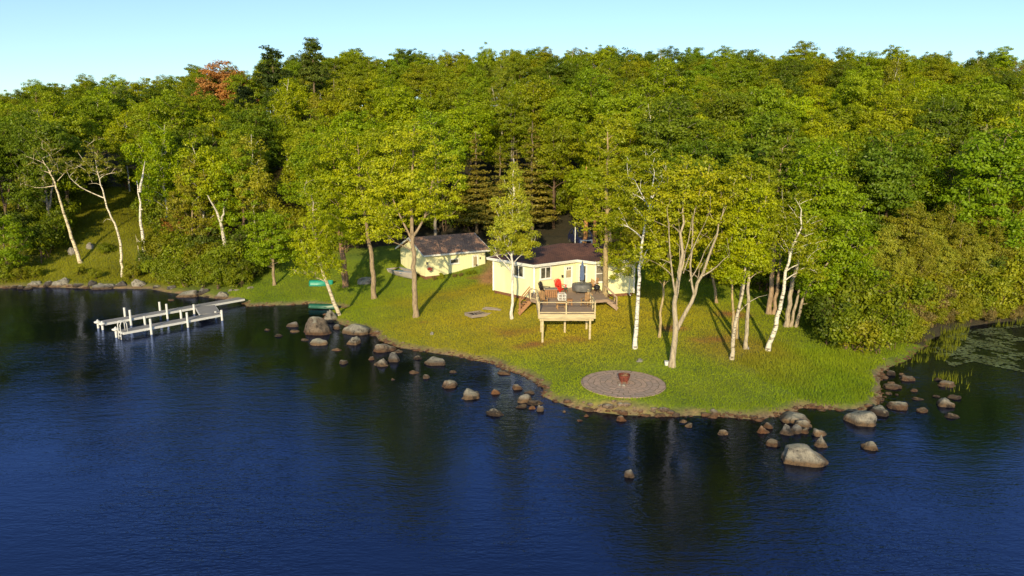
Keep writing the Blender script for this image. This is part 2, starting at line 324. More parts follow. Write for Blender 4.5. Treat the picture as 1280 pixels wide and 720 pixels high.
# ------------------------------------------------------------------ trees
def grow(seed, stems, blobs, ncl, nleaf, leaf, cr, flat=.5, r0=.18, branch=1.0, dead=False, reach=.35):
    """stems: polylines in metres; blobs: (x,y,z,rx,ry,rz) volumes that the crown fills with leaf clumps."""
    g = np.random.default_rng(seed); TV, TQ, k = [], [], 0
    nodes, rad = [], []
    def put(P, rs, n):
        nonlocal k
        V, Q = tube_np(P, rs, n); TV.append(V); TQ.append(Q+k); k += len(V)
    zmax = max(p[2] for s in stems for p in s)
    for si, s in enumerate(stems):
        s = np.array(s, float); rb = r0 if not isinstance(r0, (list, tuple)) else r0[si]
        seg = np.r_[0, np.cumsum(np.linalg.norm(np.diff(s, axis=0), axis=1))]
        m = max(5, int(seg[-1]/.55)); tt = np.linspace(0, seg[-1], m)
        # smooth polyline
        P = np.stack([np.interp(tt, seg, s[:, a]) for a in range(3)], 1)
        for _ in range(2): P[1:-1] = (P[:-2]+2*P[1:-1]+P[2:])/4
        P[1:-1, :2] += g.normal(0, .035, (m-2, 2))
        rr = rb*np.linspace(1, .12, m)**.85
        if abs(s[0][2]) < .3: rr[0] *= 1.35; 
        put(P, rr, 9); nodes += list(P); rad += list(rr)
    nodes = [np.array(p) for p in nodes]
    C = []
    if ncl:
        bl = np.array(blobs, float); w = bl[:, 3]*bl[:, 4]*bl[:, 5]; w = w**.8; w /= w.sum()
        for b in g.choice(len(bl), ncl, p=w):
            d = g.normal(size=3); d /= np.linalg.norm(d); q = g.random()**(1/2.4)
            C.append(bl[b, :3]+d*q*bl[b, 3:])
        C = np.array(C); N0 = np.array(nodes)
        order = np.argsort([np.linalg.norm(N0-c, axis=1).min() for c in C]); C = C[order]
        for c in C:
            A = np.array(nodes); dv = c-A; dist = np.linalg.norm(dv, axis=1); hd = np.linalg.norm(dv[:, :2], axis=1)
            cost = dist+1.8*np.maximum(0, A[:, 2]-(c[2]-reach*hd))
            if not dead: cost += 6*(A[:, 2] < min(1.5, .25*zmax))
            i = int(np.argmin(cost)); p0 = A[i]; L = dist[i]
            if L < .25: continue
            t = np.linspace(0, 1, 5)[:, None]; mid = p0+(c-p0)*.5+np.array([0, 0, .10*L])+g.normal(0, .05*L, 3)
            P = (1-t)**2*p0+2*t*(1-t)*mid+t*t*c
            ra = min(rad[i]*.75, (.018+.014*L)*branch+.01)
            rr = np.linspace(ra, .012*branch+.004, 5); put(P, rr, 5)
            for q in (1, 2, 3): nodes.append(P[q]); rad.append(rr[q])
    trunk = (np.vstack(TV), np.vstack(TQ))
    crown = None
    if nleaf:
        nc = len(C); per = g.integers(int(nleaf*.6), int(nleaf*1.4), nc)
        idx = np.repeat(np.arange(nc), per); n = len(idx)
        csz = cr*g.uniform(.6, 1.3, nc)
        off = g.normal(size=(n, 3)); off /= np.linalg.norm(off, axis=1)[:, None]; q = g.random(n)[:, None]**.5
        o = off*q*csz[idx][:, None]*np.array([1, 1, flat])
        P = C[idx]+o
        cc_ = C.mean(0); ow = P-cc_; ow /= np.linalg.norm(ow, axis=1)[:, None]+.1
        nr = off*.7+ow*.7+g.normal(size=(n, 3))*.7+np.array([0, 0, .25]); nr /= np.linalg.norm(nr, axis=1)[:, None]
        a = np.cross(nr, g.normal(size=(n, 3))); a /= np.linalg.norm(a, axis=1)[:, None]; b = np.cross(nr, a)
        s = (leaf*g.uniform(.55, 1.25, n))[:, None]
        fold = nr*s*.18
        V = np.stack([P-a*s, P-b*s*.55+fold, P+a*s, P+b*s*.55+fold], 1).reshape(-1, 3)
        Q = np.arange(4*n).reshape(-1, 4)
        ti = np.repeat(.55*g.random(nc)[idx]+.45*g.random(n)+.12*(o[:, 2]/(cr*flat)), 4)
        crown = (V, Q, ti)
    return trunk, crown
def tree_meshes(nm, tc, bark):
    trunk, crown = tc
    a = np_mesh(nm+'_trunk', *trunk, bark); b = None
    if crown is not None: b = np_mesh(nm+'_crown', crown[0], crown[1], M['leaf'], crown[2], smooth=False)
    return a, b
def place_tree(name, ms, loc, label, cat, group=None, lc=(.1, .13, .02), bc=(.3, .25, .2), rz=0, sc=1):
    e = empty(name, tuple(map(float, loc)), rz); e.scale = (sc, sc, sc) if not isinstance(sc, tuple) else sc; tag(e, label, cat, group)
    o = link('trunk', ms[0], e); o.color = (*bc, 1)
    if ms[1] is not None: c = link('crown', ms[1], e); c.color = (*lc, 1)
    return e

# leaf colours (base colours raised above real leaves)
YG = (.44, .48, .006); MG = (.30, .355, .006); DG = (.15, .195, .008); OL = (.35, .37, .008); BG = (.29, .39, .007); RD = (.60, .27, .07); SP = (.34, .28, .04); PY = (.50, .52, .012)
TAN = (.36, .27, .17); GREY = (.30, .26, .22); WHT = (.78, .74, .66); BRN = (.17, .11, .07)

def hero(name, label, cat, stems_px, blobs_px, ncl, nleaf, leaf, cr, lc, bc, birch=False, r0=.18, group=None, dy=0, seed=1, flat=.5, branch=1.0, depth=1.0, reach=.35, dead=False):
    """stems / crown outlines measured on the upright plane through the foot of the tree."""
    base = ground(*stems_px[0][0]); Y = base[1]+dy
    if dy: base = np.array([at_y(stems_px[0][0][0], 360, Y)[0], Y, hz1(at_y(stems_px[0][0][0], 360, Y)[0], Y)])
    g = random.Random(seed)
    st = []
    for s in stems_px:
        pts = []
        for i, p in enumerate(s):
            q = at_y(p[0], p[1], Y)-base
            if len(p) > 2: q[1] += p[2]
            elif i > 1: q[1] += g.uniform(-.3, .3)
            pts.append(q)
        if s is stems_px[0] or abs(pts[0][2]) < .8: pts[0][2] = -.15
        st.append(pts)
    bl = []
    for b in blobs_px:
        c = at_y(b[0], b[1], Y)-base; k = F/Y*1.01
        c[1] += (b[4] if len(b) > 4 else 0)
        bl.append((c[0], c[1], c[2], b[2]/k, b[2]/k*depth*(.9), b[3]/k))
    tc = grow(seed, st, bl, ncl, nleaf, leaf, cr, flat, r0, branch, dead, reach)
    ms = tree_meshes(name, tc, M['birch'] if birch else M['bark'])
    return place_tree(name, ms, base, label, cat, group, lc, bc)
# ------------------------------------------------------------------ ground sheet, lake
def axis(lo, hi, step, far, gr=1.35):
    a = list(np.arange(lo, hi+1e-6, step)); s = step; v = hi; up = []
    while v < far: s *= gr; v += s; up.append(v)
    s = step; v = lo; dn = []
    while v > -far: s *= gr; v -= s; dn.append(v)
    return np.array(dn[::-1]+a+up)
def grid(xs, ys):
    X, Y = np.meshgrid(xs, ys); nx, ny = len(xs), len(ys)
    i, j = np.meshgrid(np.arange(nx-1), np.arange(ny-1)); q = (j*nx+i).ravel()
    return X.ravel(), Y.ravel(), np.stack([q, q+1, q+nx+1, q+nx], 1)
xs = axis(-64, 60, .4, 3000)
ys = np.r_[-40, 0, 12, 20, 24, np.arange(28, 84, .4), np.arange(84, 180, 2.), 185, 200, 240, 320, 500, 900, 1800, 3500]
X, Y, Q = grid(xs, ys); Z = hz(X, Y); D = shore_d(X, Y)
COTT_C = (3.5, 50.0)
def gcolour(x, y, d, z, gain=1.25):
    x = np.asarray(x, float); y = np.asarray(y, float); n = wob(x, y); n2 = wob(x*.35+5, y*.35)
    def mixc(c, k, w): w = np.clip(w, 0, 1)[:, None]; return c*(1-w)+np.array(k)*w
    c = np.tile(np.array([.160, .195, .010]), (len(x), 1))
    c = mixc(c, (.115, .165, .009), (.5+n2*1.2)*.7)
    r = np.hypot((x-COTT_C[0])/15, (y-COTT_C[1])/9.5)                        # dry lawn round the cottage
    c = mixc(c, (.255, .21, .013), (1.2-r)*1.3+n2*.25)
    r = np.hypot((x+4)/9, (y-58)/5); c = mixc(c, (.21, .175, .014), (1.1-r)+n2*.4)
    r = np.hypot((x-14)/5, (y-42)/5); c = mixc(c, (.20, .16, .018), (1.0-r)+n2*.4)
    for (a, b, s) in ((0, 47.5, 3.0), (5, 44.6, 2.2), (13.5, 43.5, 2.5), (11, 46, 2.2), (-7, 50.6, 1.0), (-3, 63.5, 2.2), (17, 50, 3), (1.5, 44.5, 2)):
        c = mixc(c, (.19, .095, .028), (1-np.hypot(x-a, (y-b)*1.5)/s)*1.3+n*.6-.4)
    c = mixc(c, (.26, .15, .07), (1-np.hypot((x+1.6)/1.8, (y-63)/5))*2.5)        # gravel path between the buildings
    c = mixc(c, (.24, .14, .075), (1-np.hypot((x-4)/9, (y-69)/5.5))*2)
    left = np.clip((-x-30)/6, 0, 1)
    c = c*(1-left[:, None])+left[:, None]*(np.array([.145, .145, .010])*(1+.35*n2[:, None]))
    c = c*(1+.12*n[:, None])
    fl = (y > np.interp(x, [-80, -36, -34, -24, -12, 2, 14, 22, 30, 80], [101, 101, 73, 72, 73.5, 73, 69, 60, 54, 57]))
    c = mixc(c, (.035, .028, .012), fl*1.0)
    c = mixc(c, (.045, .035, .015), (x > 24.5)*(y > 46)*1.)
    c = mixc(c, (.24, .15, .09), (1.2-np.abs(d-.05+.3*n)*2.6)*np.clip((25-x)/2, 0, 1))                 # gravel rim
    c = mixc(c, (.13, .085, .05), (-d-.1)*2)
    return c*gain
def set_col(me, c):
    a = me.attributes.new('gcol', 'FLOAT_COLOR', 'POINT'); a.data.foreach_set('color', np.c_[c, np.ones(len(c))].astype(np.float32).ravel())
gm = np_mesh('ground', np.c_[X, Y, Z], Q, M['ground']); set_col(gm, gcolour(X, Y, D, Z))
tag(link('ground', gm), kind='structure')
ysw = np.r_[-800, -300, -100, -20, 8, 18, 24, np.arange(28, 80, .5), 90, 130, 400]
X2, Y2, Q2 = grid(xs[::1], ysw); Z2 = hz(X2, Y2)
wm_ = np_mesh('lake_water', np.c_[X2, Y2, np.zeros(len(X2))], Q2, M['water'], np.clip(-Z2, 0, 5), aname='depth')
tag(link('lake_water', wm_), kind='structure')

# grass blades
def grass_mat():
    m, nt, b = mat('grass'); nt.nodes.remove(b); out = nt.nodes['Material Output']; a = N(nt, 'ShaderNodeAttribute'); a.attribute_name = 'gcol'
    df = N(nt, 'ShaderNodeBsdfDiffuse'); tr = N(nt, 'ShaderNodeBsdfTranslucent'); nt.links.new(a.outputs['Color'], df.inputs[0]); nt.links.new(a.outputs['Color'], tr.inputs[0])
    mx = N(nt, 'ShaderNodeMixShader'); mx.inputs[0].default_value = .25; nt.links.new(df.outputs[0], mx.inputs[1]); nt.links.new(tr.outputs[0], mx.inputs[2]); nt.links.new(mx.outputs[0], out.inputs[0]); return m
M['grass'] = grass_mat()
PATIO = at_z(779, 479, .62); PATIO_R = 2.36
def blades(name, pts, h, w, colr, label, lean=.35, var=.35, jit=.08, z=None):
    n = len(pts); g = RNG
    P = np.c_[pts, hz(pts[:, 0], pts[:, 1]) if z is None else np.full(n, z)]
    hh = (h*g.uniform(1-var, 1+var, n))[:, None]; a = g.uniform(0, 2*pi, n); u = np.c_[np.cos(a), np.sin(a)*.5, np.zeros(n)]*(w*g.uniform(.6, 1.3, n))[:, None]
    l = np.c_[g.normal(0, lean, n), g.normal(0, lean, n), np.ones(n)]*hh
    V = np.stack([P-u/2, P+u/2, P+l], 1).reshape(-1, 3); c = np.asarray(colr)*(1+g.normal(0, jit, (n, 1))); c = np.clip(c, .003, 1)
    me = np_mesh(name, V, np.arange(3*n).reshape(-1, 3), M['grass'], smooth=False); set_col(me, np.repeat(c, 3, 0))
    return tag(link(name, me), label, 'grass', kind='stuff')
def inpoly(x, y, poly):
    A = np.array(poly); B = np.roll(A, -1, 0); x = x[:, None]; y = y[:, None]
    return (((A[:, 1] > y) != (B[:, 1] > y)) & (x < (B[:, 0]-A[:, 0])*(y-A[:, 1])/(B[:, 1]-A[:, 1]+1e-12)+A[:, 0])).sum(1) % 2 == 1
P_ = [at_z(*p, 5.0)[:2] for p in ((616.7, 322), (667.7, 330.4), (720.8, 323.8), (743.8, 326.7), (793, 324.5))]
COTT = [tuple(p) for p in P_]+[(P_[4][0]-.2, P_[4][1]+7.0), (P_[0][0]+4.2, P_[4][1]+7.3)]
GA = at_z(532, 347, 1.75)[:2]; GB = at_z(606.7, 339, 1.75)[:2]; gu = (GB-GA)/np.linalg.norm(GB-GA); gv = np.array([-gu[1], gu[0]]); GW = np.linalg.norm(GB-GA); GD = 5.6
GAR = [tuple(GA), tuple(GB), tuple(GB+gv*GD), tuple(GA+gv*GD)]
def lawn_pts(n, x0, x1, y0, y1, dmin=.45):
    p = np.c_[RNG.uniform(x0, x1, n), RNG.uniform(y0, y1, n)]; d = shore_d(p[:, 0], p[:, 1])+.28*wob(p[:, 0], p[:, 1])
    k = (d > dmin+.25*wob(p[:, 0]*2, p[:, 1]*2)) & (np.hypot(p[:, 0]-PATIO[0], p[:, 1]-PATIO[1]) > PATIO_R+.03) & ~inpoly(p[:, 0], p[:, 1], COTT) & ~inpoly(p[:, 0], p[:, 1], GAR)
    return p[k], d[k]
p, d = lawn_pts(420000, -27, 30, 32, 70)
k = (p[:, 1] < 73) & (RNG.random(len(p)) < np.clip(1.4-.012*(p[:, 1]-34)*1.5, .4, 1))
p, d = p[k], d[k]; gc = gcolour(p[:, 0], p[:, 1], np.full(len(p), 5.), None)
blades('lawn_grass', p, .085, .042, gc*1.32, 'short sunlit lawn grass covering the point around the cottage')
p, d = lawn_pts(60000, 10, 30, 33, 52, .3)
e = at_z(1062, 470, .5); k = (np.hypot((p[:, 0]-e[0])/5.5, (p[:, 1]-e[1])/5.5)+.25*wob(p[:, 0], p[:, 1]) < 1) | ((d < 1.2) & (RNG.random(len(p)) < .3))
p = p[k]; blades('tall_grass', p, .17, .045, gcolour(p[:, 0], p[:, 1], np.full(len(p), 5.), None)*1.25, 'longer unmown green grass beside the right hand shore')
p = np.c_[RNG.uniform(-75, -32, 150000), RNG.uniform(66, 101, 150000)]; d = shore_d(p[:, 0], p[:, 1]); k = d > .8; p = p[k]
blades('meadow_grass', p, .2, .07, gcolour(p[:, 0], p[:, 1], np.full(len(p), 5.), None)*1.2, 'dry yellow green grass on the bank of the left hand shore')

# reeds and lily pads in the shallow cove on the right
def px_pts(n, poly, z=0):
    xs_ = [p[0] for p in poly]; ys_ = [p[1] for p in poly]; out = []
    q = np.c_[RNG.uniform(min(xs_), max(xs_), n), RNG.uniform(min(ys_), max(ys_), n)]; q = q[inpoly(q[:, 0], q[:, 1], poly)]
    return np.array([at_z(a, b, z)[:2] for a, b in q])
rd = np.vstack([px_pts(3400, [(1138, 452), (1130, 425), (1158, 402), (1215, 402), (1208, 424), (1178, 456)]), px_pts(500, [(1225, 402), (1278, 398), (1280, 408), (1235, 410)]),
    px_pts(160, [(1108, 450), (1140, 444), (1160, 458), (1120, 462)]), px_pts(50, [(1172, 470), (1182, 466), (1184, 476), (1172, 477)]), px_pts(40, [(1185, 470), (1196, 470), (1196, 480), (1185, 480)]), px_pts(60, [(1160, 470), (1214, 468), (1212, 490), (1180, 492)])])
kk = wob(rd[:, 0]*1.7, rd[:, 1]*1.7)+.3*wob(rd[:, 0]*5, rd[:, 1]*5) > .02; rd = rd[kk]
blades('reeds', rd, .42, .05, np.tile([.15, .165, .015], (len(rd), 1)), 'yellow green reeds standing in the shallow cove', .12, .45, z=-.03)['category'] = 'reeds'
lp = px_pts(15000, [(1158, 432), (1200, 414), (1300, 404), (1420, 404), (1420, 478), (1300, 470), (1215, 452), (1190, 458)])
lp = lp[wob(lp[:, 0]*.9, lp[:, 1]*.9)+.5*wob(lp[:, 0]*3, lp[:, 1]*3) > .1][:3800]; n = len(lp)
an = np.arange(7)*2*pi/7; rr = RNG.uniform(.05, .13, n)
V = np.stack([lp[:, :1]+rr[:, None]*np.cos(an)*1.1, lp[:, 1:]+rr[:, None]*np.sin(an), np.repeat((RNG.uniform(.006, .03, n))[:, None], 7, 1)+RNG.normal(0, .008, (n, 7))], -1).reshape(-1, 3)
M['pad'] = simple('lily_pad', (.12, .15, .08), .22, .5, .8)
tag(link('lily_pads', np_mesh('lily_pads', V, np.arange(7*n).reshape(-1, 7), M['pad'], smooth=False)), 'dark lily pads floating in the cove at the right', 'lily pads', kind='stuff')

# ------------------------------------------------------------------ rocks
import bmesh
def ico(sub):
    bm = bmesh.new(); bmesh.ops.create_icosphere(bm, subdivisions=sub, radius=1); V = np.array([v.co[:] for v in bm.verts]); Fc = np.array([[v.index for v in f.verts] for f in bm.faces]); bm.free(); return V, Fc
ICO = {s: ico(s) for s in (1, 2, 3, 4)}
def rock_shape(seed, sub=3, planes=9, rough=.05, point=0):
    g = np.random.default_rng(seed); V, Fc = ICO[sub]; V = V.copy()
    if sub > 1: V = V/((np.abs(V)**2.9).sum(1)**(1/2.9))[:, None]
    for _ in range(planes):
        n = g.normal(size=3); n[2] = abs(n[2])*.8+.05; n /= np.linalg.norm(n); o = g.uniform(.66, .92); dd = V@n-o; V -= n*np.maximum(dd, 0)[:, None]*.9
    ph = g.uniform(0, 6, 9)
    for k, f in enumerate((2.3, 4.7, 9.1)):
        V = V*(1+rough/(k+1)*(np.sin(V[:, 0]*f+ph[k])+np.sin(V[:, 1]*f*1.1+ph[k+3])+np.sin(V[:, 2]*f*.9+ph[k+6])))[:, None]
    if sub > 2:
        from mathutils import noise as mn
        nv = np.array([mn.fractal(Vector(p)*1.3+Vector((seed*3.1, 0, 0)), .9, 2.1, 5) for p in V]); V = V*(1+(.10 if planes < 8 else .16)*nv)[:, None]
    if point: V[:, :2] *= (1-point*np.clip(V[:, 2:], 0, 1))
    return V, Fc
n = 5200; cand = []
xsr = np.c_[RNG.uniform(-26, 30, 90000), RNG.uniform(31, 66, 90000)]; d = shore_d(xsr[:, 0], xsr[:, 1])+.28*wob(xsr[:, 0], xsr[:, 1])
dens = np.exp(-((d-.02)/.25)**2)*(.28+.72*np.clip(wob(xsr[:, 0]*.7, xsr[:, 1]*.7)+.35, 0, 1))
q1 = xsr[RNG.random(len(d)) < dens][:n]
V, Fc = ICO[1]; VV, FF = [], []
for i, (x, y) in enumerate(np.c_[q1]):
    s = RNG.uniform(.04, .13)*(1+(RNG.random() < .12)*1.1); v = V*RNG.uniform(.75, 1.2, V.shape)*np.array([s*1.3, s, s*.6]); VV.append(v+np.array([x, y, hz1(x, y)+s*.15]) if False else v+np.array([x, y, 0])); FF.append(Fc+i*len(V))
VV = np.array(VV); zz = np.maximum(hz(q1[:, 0], q1[:, 1]), -.12); VV[:, :, 2] += zz[:, None]
gr_ = np_mesh('shore_gravel', VV.reshape(-1, 3), np.vstack(FF), M['rock'], smooth=False); o = link('shore_gravel', gr_); o.color = (.36, .25, .17, 1)
tag(o, 'band of small brown stones along the edge of the lawn', 'gravel', kind='stuff')

GRY, TNR, PAL, DRK, ORG = (.22, .205, .19), (.26, .20, .145), (.37, .335, .27), (.10, .085, .075), (.34, .215, .125)
TONE = {GRY: 'grey', TNR: 'brown', PAL: 'pale', DRK: 'dark', ORG: 'orange brown'}
ORDN = ['first', 'second', 'third', 'fourth', 'fifth', 'sixth', 'seventh', 'eighth', 'ninth', 'tenth', 'eleventh', 'twelfth', 'thirteenth', 'fourteenth', 'fifteenth', 'sixteenth', 'seventeenth', 'eighteenth', 'nineteenth', 'twentieth']
def rocks(where, group, lst, seed0):
    lst = sorted(lst, key=lambda r: r[0])
    for i, r in enumerate(lst):
        px, py, w, h, c = r[:5]; opt = r[5] if len(r) > 5 else {}
        p = ground(px, py-1); k = F/p[1]
        W = w/k; H = max((h/k-.16*W)/.95, .2*W, .06); D_ = W*opt.get('d', .8)
        p = p+np.array([0, D_*.35, 0])
        V, Fc = rock_shape(seed0+i+opt.get('seed', 0), 4 if w > 14 else 3, 6 if w > 30 else 9, .03 if w > 30 else .05, opt.get('point', 0))
        V = V*np.array([W/2*1.08, D_/2, H*1.12]); V[:, 2] = np.where(V[:, 2] < 0, V[:, 2]*.5, V[:, 2])
        a = random.uniform(-.3, .3); ca, sa = math.cos(a), math.sin(a); V[:, :2] = V[:, :2]@np.array([[ca, sa], [-sa, ca]])
        o = link('boulder' if w > 18 else 'rock', np_mesh('rock', V, Fc, M['rock']), None, tuple(p)); o.color = (*(np.array(c)*random.uniform(.85, 1.15)), 1)
        size = 'big' if w > 26 else ('medium' if w > 14 else 'small'); shp = ' pointed' if opt.get('point') else (' flat' if h/w < .35 else ' rounded')
        tag(o, opt.get('label') or f"{size} {TONE[c]}{shp} rock, {ORDN[i]} from left {where}", 'boulder' if w > 18 else 'rock', group)
def z1(l): return [(a/3.2+320, b/3.2+360, w/3.2, h/3.2, *r) for a, b, w, h, *r in l]
def z2(l): return [(a/3.274+900, b/3.274+420, w/3.274, h/3.274, *r) for a, b, w, h, *r in l]
def z3(l): return [(a/4+680, b/4+420, w/4, h/4, *r) for a, b, w, h, *r in l]
def z4(l): return [(a/4, b/4+300, w/4, h/4, *r) for a, b, w, h, *r in l]
rocks('below the leaning birch', 'rocks below the leaning birch', z1([
 (237, 190, 118, 74, TNR, dict(label='biggest tan boulder below the leaning birch, at the edge of the inlet')), (148, 160, 45, 26, GRY), (150, 180, 38, 14, PAL), (255, 235, 74, 36, PAL, dict(label='light tan rock in the water just in front of the biggest tan boulder')),
 (195, 216, 32, 10, GRY), (387, 232, 56, 36, PAL), (397, 190, 112, 48, PAL, dict(label='broad pale boulder lying on the shore right of the leaning birch')), (320, 255, 40, 15, TNR), (348, 310, 34, 20, GRY), (42, 175, 32, 10, DRK), (88, 198, 32, 13, DRK), (290, 142, 60, 56, PAL, dict(label='whitish upright rock against the foot of the leaning birch', point=.4)), (322, 168, 30, 20, GRY)]), 100)
rocks('in the row before the lawn', 'rocks in the bay before the lawn', z1([
 (512, 258, 82, 35, TNR), (545, 300, 55, 39, GRY), (500, 318, 60, 39, PAL, dict(point=.5)), (462, 293, 28, 17, TNR), (716, 316, 86, 35, GRY), (648, 291, 34, 17, DRK), (630, 347, 36, 15, TNR), (680, 366, 28, 18, GRY), (786, 345, 30, 12, GRY),
 (768, 405, 62, 33, TNR), (860, 448, 86, 42, PAL, dict(label='pale crusted rock standing alone in open water before the lawn')), (958, 432, 40, 20, ORG, dict(point=.4)), (960, 518, 66, 29, DRK), (568, 264, 36, 16, GRY), (546, 374, 16, 9, GRY)]), 200)
rocks('in the cluster at the small bay', 'rocks at the corner of the little bay', z1([
 (1044, 411, 46, 23, TNR), (1074, 462, 64, 38, PAL), (1097, 431, 42, 17, GRY), (1118, 474, 62, 19, DRK), (1060, 487, 46, 17, DRK), (1107, 490, 30, 15, ORG), (1137, 499, 32, 26, GRY), (990, 352, 54, 13, TNR)]), 300)
rocks('in the water below the patio', 'rocks below the stone patio', z3([
 (228, 382, 66, 26, TNR), (213, 411, 28, 16, ORG, dict(point=.4)), (180, 432, 28, 12, ORG), (390, 431, 54, 29, ORG), (698, 441, 38, 15, PAL), (728, 466, 42, 22, PAL), (853, 404, 44, 28, PAL), (898, 504, 44, 32, PAL), (580, 412, 68, 24, TNR), (425, 714, 56, 42, GRY, dict(label='lone grey rock farthest out in the water below the patio')), (100, 388, 18, 12, PAL), (660, 410, 40, 20, GRY), (545, 398, 40, 18, TNR)]), 400)
rocks('in the group around the largest boulder', 'boulders off the tip of the lawn', z2([
 (360, 541, 204, 104, PAL, dict(label='largest boulder, pale lichened top, standing in the lake off the tip', d=.7)), (415, 462, 52, 50, PAL, dict(point=.6, label='pointed pale rock just behind the largest boulder')), (318, 362, 130, 52, PAL, dict(label='wide flat pale boulder at the tip of the lawn')), (347, 384, 66, 38, PAL), (278, 412, 56, 42, GRY, dict(point=.4)), (315, 404, 52, 38, GRY), (412, 417, 62, 35, PAL),
 (180, 406, 52, 30, ORG, dict(point=.4)), (200, 386, 38, 27, TNR), (220, 460, 62, 32, TNR), (12, 412, 36, 22, PAL), (352, 405, 36, 24, TNR)]), 500)
rocks('off the right hand shore', 'rocks off the right hand shore', z2([
 (585, 371, 118, 72, PAL, dict(label='large boulder with a split pale top at the right hand shore')), (728, 305, 82, 39, TNR), (665, 330, 86, 40, DRK), (618, 468, 58, 37, PAL, dict(label='rounded pale rock alone in the blue water right of the largest boulder')), (933, 297, 68, 40, PAL, dict(label='bright pale rock alone in the blue water near the reeds')),
 (940, 214, 76, 19, TNR), (958, 341, 58, 23, DRK), (968, 264, 60, 11, DRK), (890, 257, 28, 11, DRK), (836, 319, 50, 23, TNR), (815, 268, 40, 15, DRK), (800, 233, 32, 13, TNR), (708, 221, 80, 22, TNR)]), 600)
rocks('among low rocks near the reeds', 'low rocks near the reeds', z2([(704, 202, 34, 15, PAL), (778, 189, 58, 23, TNR), (900, 188, 38, 15, DRK), (672, 178, 36, 15, TNR), (702, 166, 36, 23, DRK), (695, 244, 28, 11, TNR), (745, 166, 28, 12, GRY), (745, 178, 24, 9, GRY), (727, 248, 16, 8, DRK), (645, 262, 30, 14, TNR), (662, 270, 26, 14, GRY)]), 700)
rocks('along the far left shore', 'rocks along the far left shore', z4([
 (165, 239, 74, 38, PAL), (228, 238, 48, 32, DRK), (288, 238, 82, 56, PAL, dict(label='tallest pale boulder on the far left shore under the birches')), (380, 241, 52, 22, DRK), (505, 252, 112, 36, GRY), (600, 240, 62, 30, DRK), (130, 252, 42, 22, DRK), (455, 237, 42, 26, DRK), (60, 247, 42, 18, DRK), (20, 247, 40, 16, TNR), (425, 248, 50, 16, TNR), (345, 240, 36, 16, TNR), (560, 246, 40, 20, GRY), (500, 236, 40, 22, PAL), (95, 250, 34, 20, DRK), (-40, 248, 60, 26, GRY)]), 800)
rocks('behind the dock', 'rocks behind the dock', z4([
 (685, 246, 64, 46, PAL), (855, 249, 62, 16, DRK), (925, 292, 118, 44, PAL, dict(label='large pale sloping boulder in the water behind the dock')), (1010, 277, 64, 36, DRK), (1103, 294, 98, 40, PAL, dict(label='large pale domed boulder beside the shore end of the dock')), (850, 309, 32, 8, TNR), (1030, 293, 36, 12, DRK), (780, 246, 46, 14, DRK), (1150, 262, 30, 14, GRY), (1180, 258, 30, 12, GRY), (1250, 248, 30, 12, PAL)]), 900)
for i, (px, py, w, h, lb) in enumerate([(91, 317, 10, 9, 'rounded grey rock on the grassy bank beside the leaning white birch'), (113, 309, 10, 6, 'flat grey stone higher on the grassy bank'), (40, 342, 8, 6, 'small pale stone low on the bank at far left'), (458, 352, 22, 8, 'flat brown stone outcrop beside the silver boat'), (540, 418, 6, 4, 'small pale stone alone on the lawn above the bay'),
    (800, 452, 9, 3, 'thin flat stone in the grass above the patio'), (933, 436, 7, 5, 'small stump like stone at the foot of the slim trees')]):
    p = ground(px, py); k = F/p[1]; V, Fc = rock_shape(950+i, 3); V = V*np.array([w/k/2, w/k/2, h/k*.9]); o = link('stone', np_mesh('stone', V, Fc, M['rock']), None, tuple(p)); o.color = (.36, .33, .29, 1); tag(o, lb, 'stone')
# ------------------------------------------------------------------ buildings
def window(parent, A, B, rect, z=None, glass='glass', name='window', mull=1, sill=True, cross=0):
    """a framed opening set on the wall A-B, given by its place on the wall"""
    p0 = on_plane(rect[0], (rect[1]+rect[3])/2, A, B); p1 = on_plane(rect[2], (rect[1]+rect[3])/2, A, B)
    zt = on_plane((rect[0]+rect[2])/2, rect[1], A, B)[2]; zb = on_plane((rect[0]+rect[2])/2, rect[3], A, B)[2]
    a = np.array([p0[0], p0[1], zb]); u = np.array([p1[0]-p0[0], p1[1]-p0[1], 0]); L = np.linalg.norm(u); u /= L
    n = np.array([u[1], -u[0], 0]); up = np.array([0, 0, 1.]); H = zt-zb; t = .09
    f = MB(); O = a+n*.002
    f.obox(O-u*t-up*t, u*(L+2*t), n*.07, up*t); f.obox(O-u*t+up*H, u*(L+2*t), n*.07, up*t); f.obox(O-u*t, u*t, n*.07, up*H); f.obox(O+u*L, u*t, n*.07, up*H)
    for m in range(1, mull+1): f.obox(O+u*(L*m/(mull+1)-.03), u*.06, n*.055, up*H)
    for m in range(1, cross+1): f.obox(O+up*(H*m/(cross+1)-.03), u*L, n*.05, up*.06)
    fr = f.build('frame' if name == 'window' else 'door_frame', M['white'])
    w = MB().obox(O+n*.001, u*L, n*.02, up*H).build(name, M[glass], parent)
    fr.parent = w; fr.location = (0, 0, 0)
    off = np.array(OFF[parent.name]); fr.data.transform(__import__('mathutils').Matrix.Translation(Vector(-off)))
    if sill:
        s = MB().obox(O-u*.16-up*(t+.05), u*(L+.32), n*.13, up*.05); so = s.build('sill', M['white'], w)
    return w, a, u, n, H, L
def fascia(mb, pts, z, h=.2, t=.05):
    for a, b in zip(pts[:-1], pts[1:]): mb.bar((a[0], a[1], z), (b[0], b[1], z), t, h)
